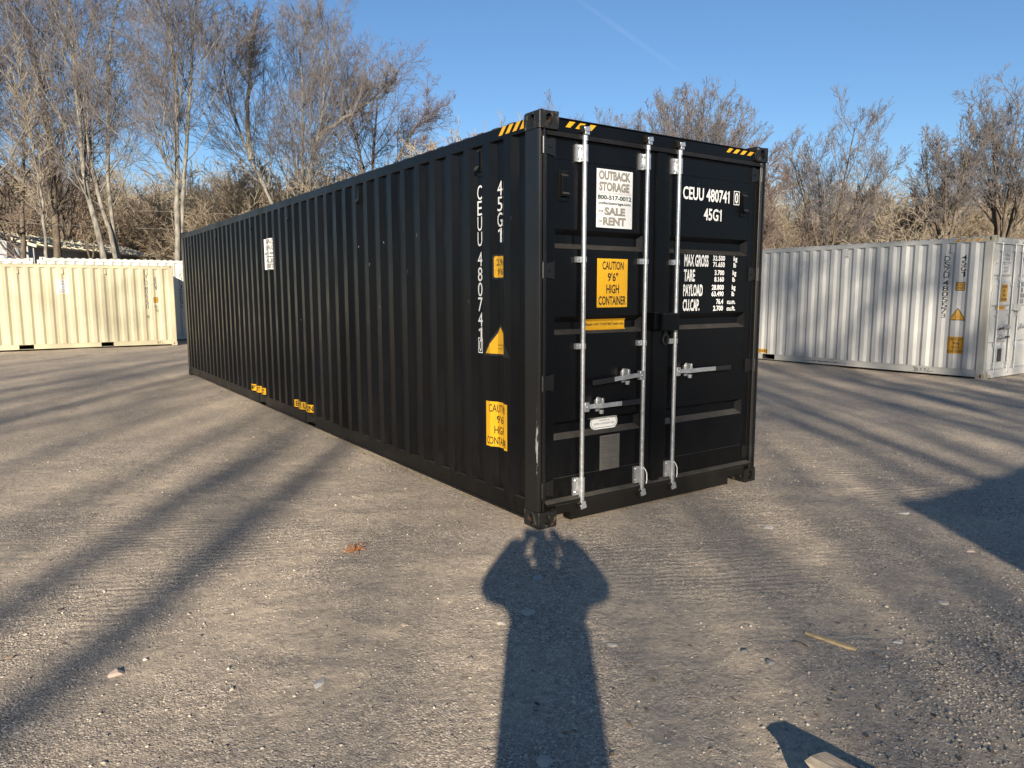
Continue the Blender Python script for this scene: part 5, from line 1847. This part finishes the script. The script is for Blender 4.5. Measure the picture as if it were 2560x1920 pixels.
scatter('thicket', bushes, mats4, *brush_pts(250, 40, 64, 0.06, 0.82, 3, 1.02))

# -- trees behind the photographer: outside the picture, they throw the long soft shadows on the lot
n_perp = Vector((SUN_DIR.y, -SUN_DIR.x))
def back_tree(perp, dist, h, r, seed, n_l, label, lean=(0, 0), t0=0.45):
    x = SUN_DIR.x * -dist + n_perp.x * perp
    y = SUN_DIR.y * -dist + n_perp.y * perp
    tree(label, 'trees far behind the photographer', (x, y, 0.0), straight(h, r, lean), seed,
         [(n_l, 8, t0, 0.7, 0.26, 0.022, 0.5, 0.12, 0.08, 0.4), (4, 6, 0.25, 0.65, 0.45, 0.014, 0.6, 0.15, 0.06, 0.4), (3, 4, 0.2, 0.65, 0.5, 0.010, 0.6, 0.2, 0.04, 0.4)], M['bark_dark'], M['twig_grey'])
for k, (pp, dd, hh, rr_, nl, t0) in enumerate((
        (-2.95, 42, 20.5, 0.33, 8, 0.6), (-2.12, 40, 20.5, 0.36, 8, 0.64), (-1.15, 60, 24, 0.16, 8, 0.7), (-3.9, 52, 23, 0.17, 9, 0.6),
        (-5.2, 50, 23, 0.2, 10, 0.55), (-7.1, 42, 22, 0.36, 10, 0.6), (-8.3, 50, 23, 0.22, 10, 0.55), (-9.2, 46, 23, 0.38, 10, 0.6),
        (-10.6, 44, 22, 0.26, 10, 0.55), (-12.5, 48, 23, 0.34, 10, 0.5), (-14.5, 46, 23, 0.3, 10, 0.5), (0.62, 60, 20.2, 0.22, 9, 0.74),
        (1.24, 46, 16.4, 0.32, 10, 0.70), (1.62, 52, 18.3, 0.26, 10, 0.70), (2.02, 43, 15.8, 0.34, 11, 0.62), (2.48, 52, 20.5, 0.28, 10, 0.66),
        (3.45, 42, 22, 0.30, 9, 0.6), (3.95, 38, 21, 0.36, 9, 0.6), (4.6, 46, 23, 0.27, 10, 0.6), (5.5, 42, 23, 0.34, 12, 0.55),
        (6.5, 38, 23, 0.36, 12, 0.5), (7.8, 38, 23.5, 0.32, 12, 0.45), (8.7, 42, 24, 0.26, 10, 0.5),
        (9.6, 38, 23, 0.26, 12, 0.45), (10.4, 44, 24, 0.26, 12, 0.45), (11.6, 42, 23, 0.26, 12, 0.45), (14.0, 50, 23, 0.3, 12, 0.45),
        (17.5, 47, 23, 0.32, 12, 0.45))):
    back_tree(pp, dd, hh, rr_, 600 + k, nl, "bare tree standing far behind the photographer, its long shadow falling on the lot", t0=t0)

for k, (pp, dd, hh, rr_, ln_) in enumerate(((4.2, 38, 23, 0.30, 4.5), (9.8, 40, 24, 0.32, -4.5), (5.6, 36, 23, 0.26, 5.5), (11.2, 38, 23, 0.28, -3.5))):
    back_tree(pp, dd, hh, rr_, 660 + k, 12, "bare tree standing far behind the photographer, its long shadow falling on the lot", (n_perp.x * ln_, n_perp.y * ln_), 0.5)

# ------------------------------------------------------------------ shed among the trees
M['shed_roof'] = paint('cream_metal_roof', (0.42, 0.385, 0.28), 0.5, dust=(0.34, 0.30, 0.22), dust_amt=0.3)
M['shed_wall'] = paint('pale_blue_grey_wall', (0.24, 0.255, 0.28), 0.6, dust=(0.2, 0.2, 0.2), dust_amt=0.3)
def shed():
    g0 = gz(0, 40) - 0.2
    p0 = CXY + 34.0 * FWD2 - 22.0 * RT2
    s = thing('shed', "low shed with a cream metal roof among the trees behind the cream container", 'shed', (p0[0], p0[1], g0), yaw)
    hw, ln = 2.0, 11.0
    e, rg = 3.86 - g0, 4.46 - g0
    def gable(y0, y1):
        m = MB()
        m.prism([(-2 * hw, 0), (0, 0), (0, e - 0.03), (-hw, rg - 0.06), (-2 * hw, e - 0.03)], 'y', y0, y1)
        m.build('wall', M['shed_wall'], s)
    gable(0, 0.12)
    gable(ln - 0.12, ln)
    MB().box(-0.12, 0, 0.12, 3.7, 0, e - 0.05).build('wall', M['shed_wall'], s)
    MB().box(-0.12, 0, 7.0, ln - 0.12, 0, e - 0.05).build('wall', M['shed_wall'], s)
    MB().box(-2 * hw, -2 * hw + 0.12, 0.12, ln - 0.12, 0, e - 0.05).build('wall', M['shed_wall'], s)
    MB().box(-0.10, -0.02, 3.7, 7.0, e - 0.40, e - 0.05).build('lintel', M['shed_wall'], s)
    MB().box(-1.0, -0.95, 3.7, 7.0, 0, e - 0.1).build('doorway_shade', M['cavity'], s)  # dark sheet set behind the opening, standing in for the shade indoors
    for sg in (-1, 1):
        x1 = -hw + sg * (hw + 0.35)
        z1 = e - 0.35 * (rg - e) / hw
        m = MB()
        m.add([(-hw, -0.35, rg), (x1, -0.35, z1), (x1, ln + 0.35, z1), (-hw, ln + 0.35, rg),
               (-hw, -0.35, rg + 0.09), (x1, -0.35, z1 + 0.09), (x1, ln + 0.35, z1 + 0.09), (-hw, ln + 0.35, rg + 0.09)],
              [(0, 1, 2, 3), (4, 5, 6, 7), (0, 1, 5, 4), (2, 3, 7, 6), (1, 2, 6, 5), (0, 3, 7, 4)])
        r = m.build('roof', M['shed_roof'], s)
        for i in range(19):
            y = -0.3 + i * (ln + 0.6) / 18
            MB().add([(-hw, y - 0.02, rg + 0.088), (-hw, y + 0.02, rg + 0.088), (x1, y + 0.02, z1 + 0.088), (x1, y - 0.02, z1 + 0.088),
                      (-hw, y - 0.02, rg + 0.125), (-hw, y + 0.02, rg + 0.125), (x1, y + 0.02, z1 + 0.125), (x1, y - 0.02, z1 + 0.125)],
                     [(4, 5, 6, 7), (0, 1, 5, 4), (2, 3, 7, 6), (1, 2, 6, 5), (0, 3, 7, 4)]).build('roof_seam', M['shed_roof'], r)
shed()

# ------------------------------------------------------------------ overhead wires across the left trees
M['wire'] = simple('grey_cable', (0.20, 0.19, 0.175), 0.5, 0.3)
def wire(label, a, b, sag):
    a, b = Vector(a), Vector(b)
    pts = []
    for i in range(25):
        t = i / 24
        p = a.lerp(b, t)
        p.z -= sag * 4 * t * (1 - t)
        pts.append(p)
    o = MB().tube(pts, 0.007, 5).build('overhead_wire', M['wire'], smooth=True)
    tag(o, label, 'wire', None)
wire("upper overhead wire crossing the trunks of the left trees", (-17.4, 42.2, 6.9), (12.6, 21.2 + 8.0, 5.3), 0.45)
wire("lower overhead wire crossing the trunks of the left trees", (-17.4, 42.2, 5.9), (12.6, 21.2 + 8.0, 4.6), 0.45)

# ------------------------------------------------------------------ the photographer, whose shadow lies on the gravel
M['skin'] = simple('skin', (0.45, 0.28, 0.20), 0.5, var=0.05)
M['coat'] = simple('dark_navy_jacket', (0.03, 0.035, 0.05), 0.8)
M['jeans'] = simple('dark_jeans', (0.03, 0.04, 0.07), 0.85)
M['hair'] = simple('dark_hair', (0.03, 0.02, 0.015), 0.6)
M['shoe'] = simple('brown_boots', (0.06, 0.04, 0.025), 0.6)
M['phone'] = simple('black_phone', (0.01, 0.01, 0.012), 0.2)
def skin_obj(name, verts, edges, radii, mat, parent, root_i=0, sub=2):
    me = bpy.data.meshes.new(name)
    me.from_pydata(verts, edges, [])
    o = mesh_obj(name, me, mat, parent)
    m = o.modifiers.new("skin", 'SKIN')
    sk = me.skin_vertices[0].data if me.skin_vertices else None
    if sk is None:
        me.attributes  # skin layer is made with the modifier in most builds
        bm = bmesh.new()
        bm.from_mesh(me)
        bm.verts.layers.skin.verify()
        bm.to_mesh(me)
        bm.free()
        sk = me.skin_vertices[0].data
    for i, r in enumerate(radii):
        sk[i].radius = r if isinstance(r, tuple) else (r, r)
        sk[i].use_root = (i == root_i)
    m.use_smooth_shade = True
    s = o.modifiers.new("smooth", 'SUBSURF')
    s.levels = s.render_levels = sub
    return o
def photographer():
    px, py = CAM.x - FWD2[0] * 0.37 + RT2[0] * 0.055, CAM.y - FWD2[1] * 0.37 + RT2[1] * 0.055
    p = thing('person', "person in a dark jacket holding up a phone, seen only by the shadow", 'person', (px, py, 0.0), yaw)
    V, E_, Rd = [], [], []
    def v(co_, r, par=None):
        V.append(co_)
        Rd.append(r)
        if par is not None:
            E_.append((par, len(V) - 1))
        return len(V) - 1
    pel = v((0, 0, 0.97), (0.155, 0.11))
    sp1 = v((0, 0.0, 1.15), (0.14, 0.10), pel)
    ch = v((0, 0.0, 1.34), (0.165, 0.115), sp1)
    nk = v((0, 0.01, 1.50), 0.055, ch)
    h0 = v((0, 0.03, 1.575), (0.065, 0.08), nk)
    h1 = v((0, 0.045, 1.655), (0.078, 0.098), h0)
    h2 = v((0, 0.035, 1.735), (0.066, 0.080), h1)
    v((0, 0.145, 1.645), 0.014, h1)                      # nose
    v((0.082, 0.03, 1.645), 0.016, h1)
    v((-0.082, 0.03, 1.645), 0.016, h1)
    hands = []
    for s in (-1, 1):
        sh = v((0.175 * s, 0.0, 1.425), 0.062, ch)
        el = v((0.325 * s, 0.15, 1.385), 0.046, sh)
        wr = v((0.145 * s, 0.315, 1.585), 0.030, el)
        pm = v((0.105 * s, 0.335, 1.640), (0.036, 0.020), wr)
        hands.append((s, pm))
        hp = v((0.095 * s, 0, 0.90), 0.088, pel)
        kn = v((0.105 * s, 0.02, 0.50), 0.058, hp)
        an = v((0.115 * s, -0.01, 0.09), 0.042, kn)
        v((0.130 * s, 0.13, 0.045), 0.038, an)
    for s, pm in hands:                                   # fingers round the back of the phone, thumb in front
        for k, (ln, zz) in enumerate(((0.060, 0.045), (0.066, 0.030), (0.062, 0.012), (0.050, -0.006))):
            a = v((0.092 * s, 0.352, 1.650 + zz), 0.0095, pm)
            b2 = v((0.070 * s, 0.366, 1.654 + zz), 0.0088, a)
            v(((0.070 - ln * 0.45) * s, 0.362, 1.655 + zz), 0.0078, b2)
        t1_ = v((0.080 * s, 0.325, 1.650), 0.0105, pm)
        v((0.052 * s, 0.338, 1.668), 0.009, t1_)
    skin_obj('body', V, E_, Rd, M['skin'], p)
    jv = [(0, 0, 0.84), (0, 0, 1.10), (0, 0, 1.34), (0, .01, 1.47)]
    je = [(0, 1), (1, 2), (2, 3)]
    jr = [(0.240, 0.16), (0.228, 0.155), (0.225, 0.15), (0.13, 0.11)]
    for s in (-1, 1):
        k = len(jv)
        jv += [(0.140 * s, 0.02, 1.520), (0.330 * s, 0.15, 1.400), (0.135 * s, 0.305, 1.645)]
        je += [(2, k), (k, k + 1), (k + 1, k + 2)]
        jr += [0.116, 0.085, 0.078]
    skin_obj('jacket', jv, je, jr, M['coat'], p, 1)
    tv = [(0, 0, 0.93)]
    te, tr_ = [], [(0.17, 0.125)]
    for s in (-1, 1):
        k = len(tv)
        tv += [(0.097 * s, 0, 0.84), (0.107 * s, 0.015, 0.50), (0.116 * s, -0.01, 0.10)]
        te += [(0, k), (k, k + 1), (k + 1, k + 2)]
        tr_ += [0.105, 0.078, 0.066]
    skin_obj('trousers', tv, te, tr_, M['jeans'], p)
    for s in (-1, 1):
        skin_obj('shoe', [(0.116 * s, -0.05, 0.05), (0.122 * s, 0.05, 0.05), (0.132 * s, 0.17, 0.04)], [(0, 1), (1, 2)], [0.05, 0.052, 0.042], M['shoe'], p)
    skin_obj('hair', [(0, -0.035, 1.61), (0, -0.03, 1.69), (0, 0.02, 1.755)], [(0, 1), (1, 2)], [(0.078, 0.07), (0.098, 0.095), (0.104, 0.095)], M['hair'], p)
    ph = MB().box(-0.078, 0.078, 0.0, 0.0085, -0.037, 0.037)
    ph.box(0.040, 0.070, 0.0085, 0.0105, 0.004, 0.034)
    o = ph.build('phone', M['phone'], None, bevel=0.003)
    o.location = (CAM.x - FWD2[0] * 0.022, CAM.y - FWD2[1] * 0.022, CAM.z - 0.012)
    o.rotation_euler = (0, 0, yaw)
    tag(o, "phone held sideways in both hands by the photographer", 'phone')
photographer()
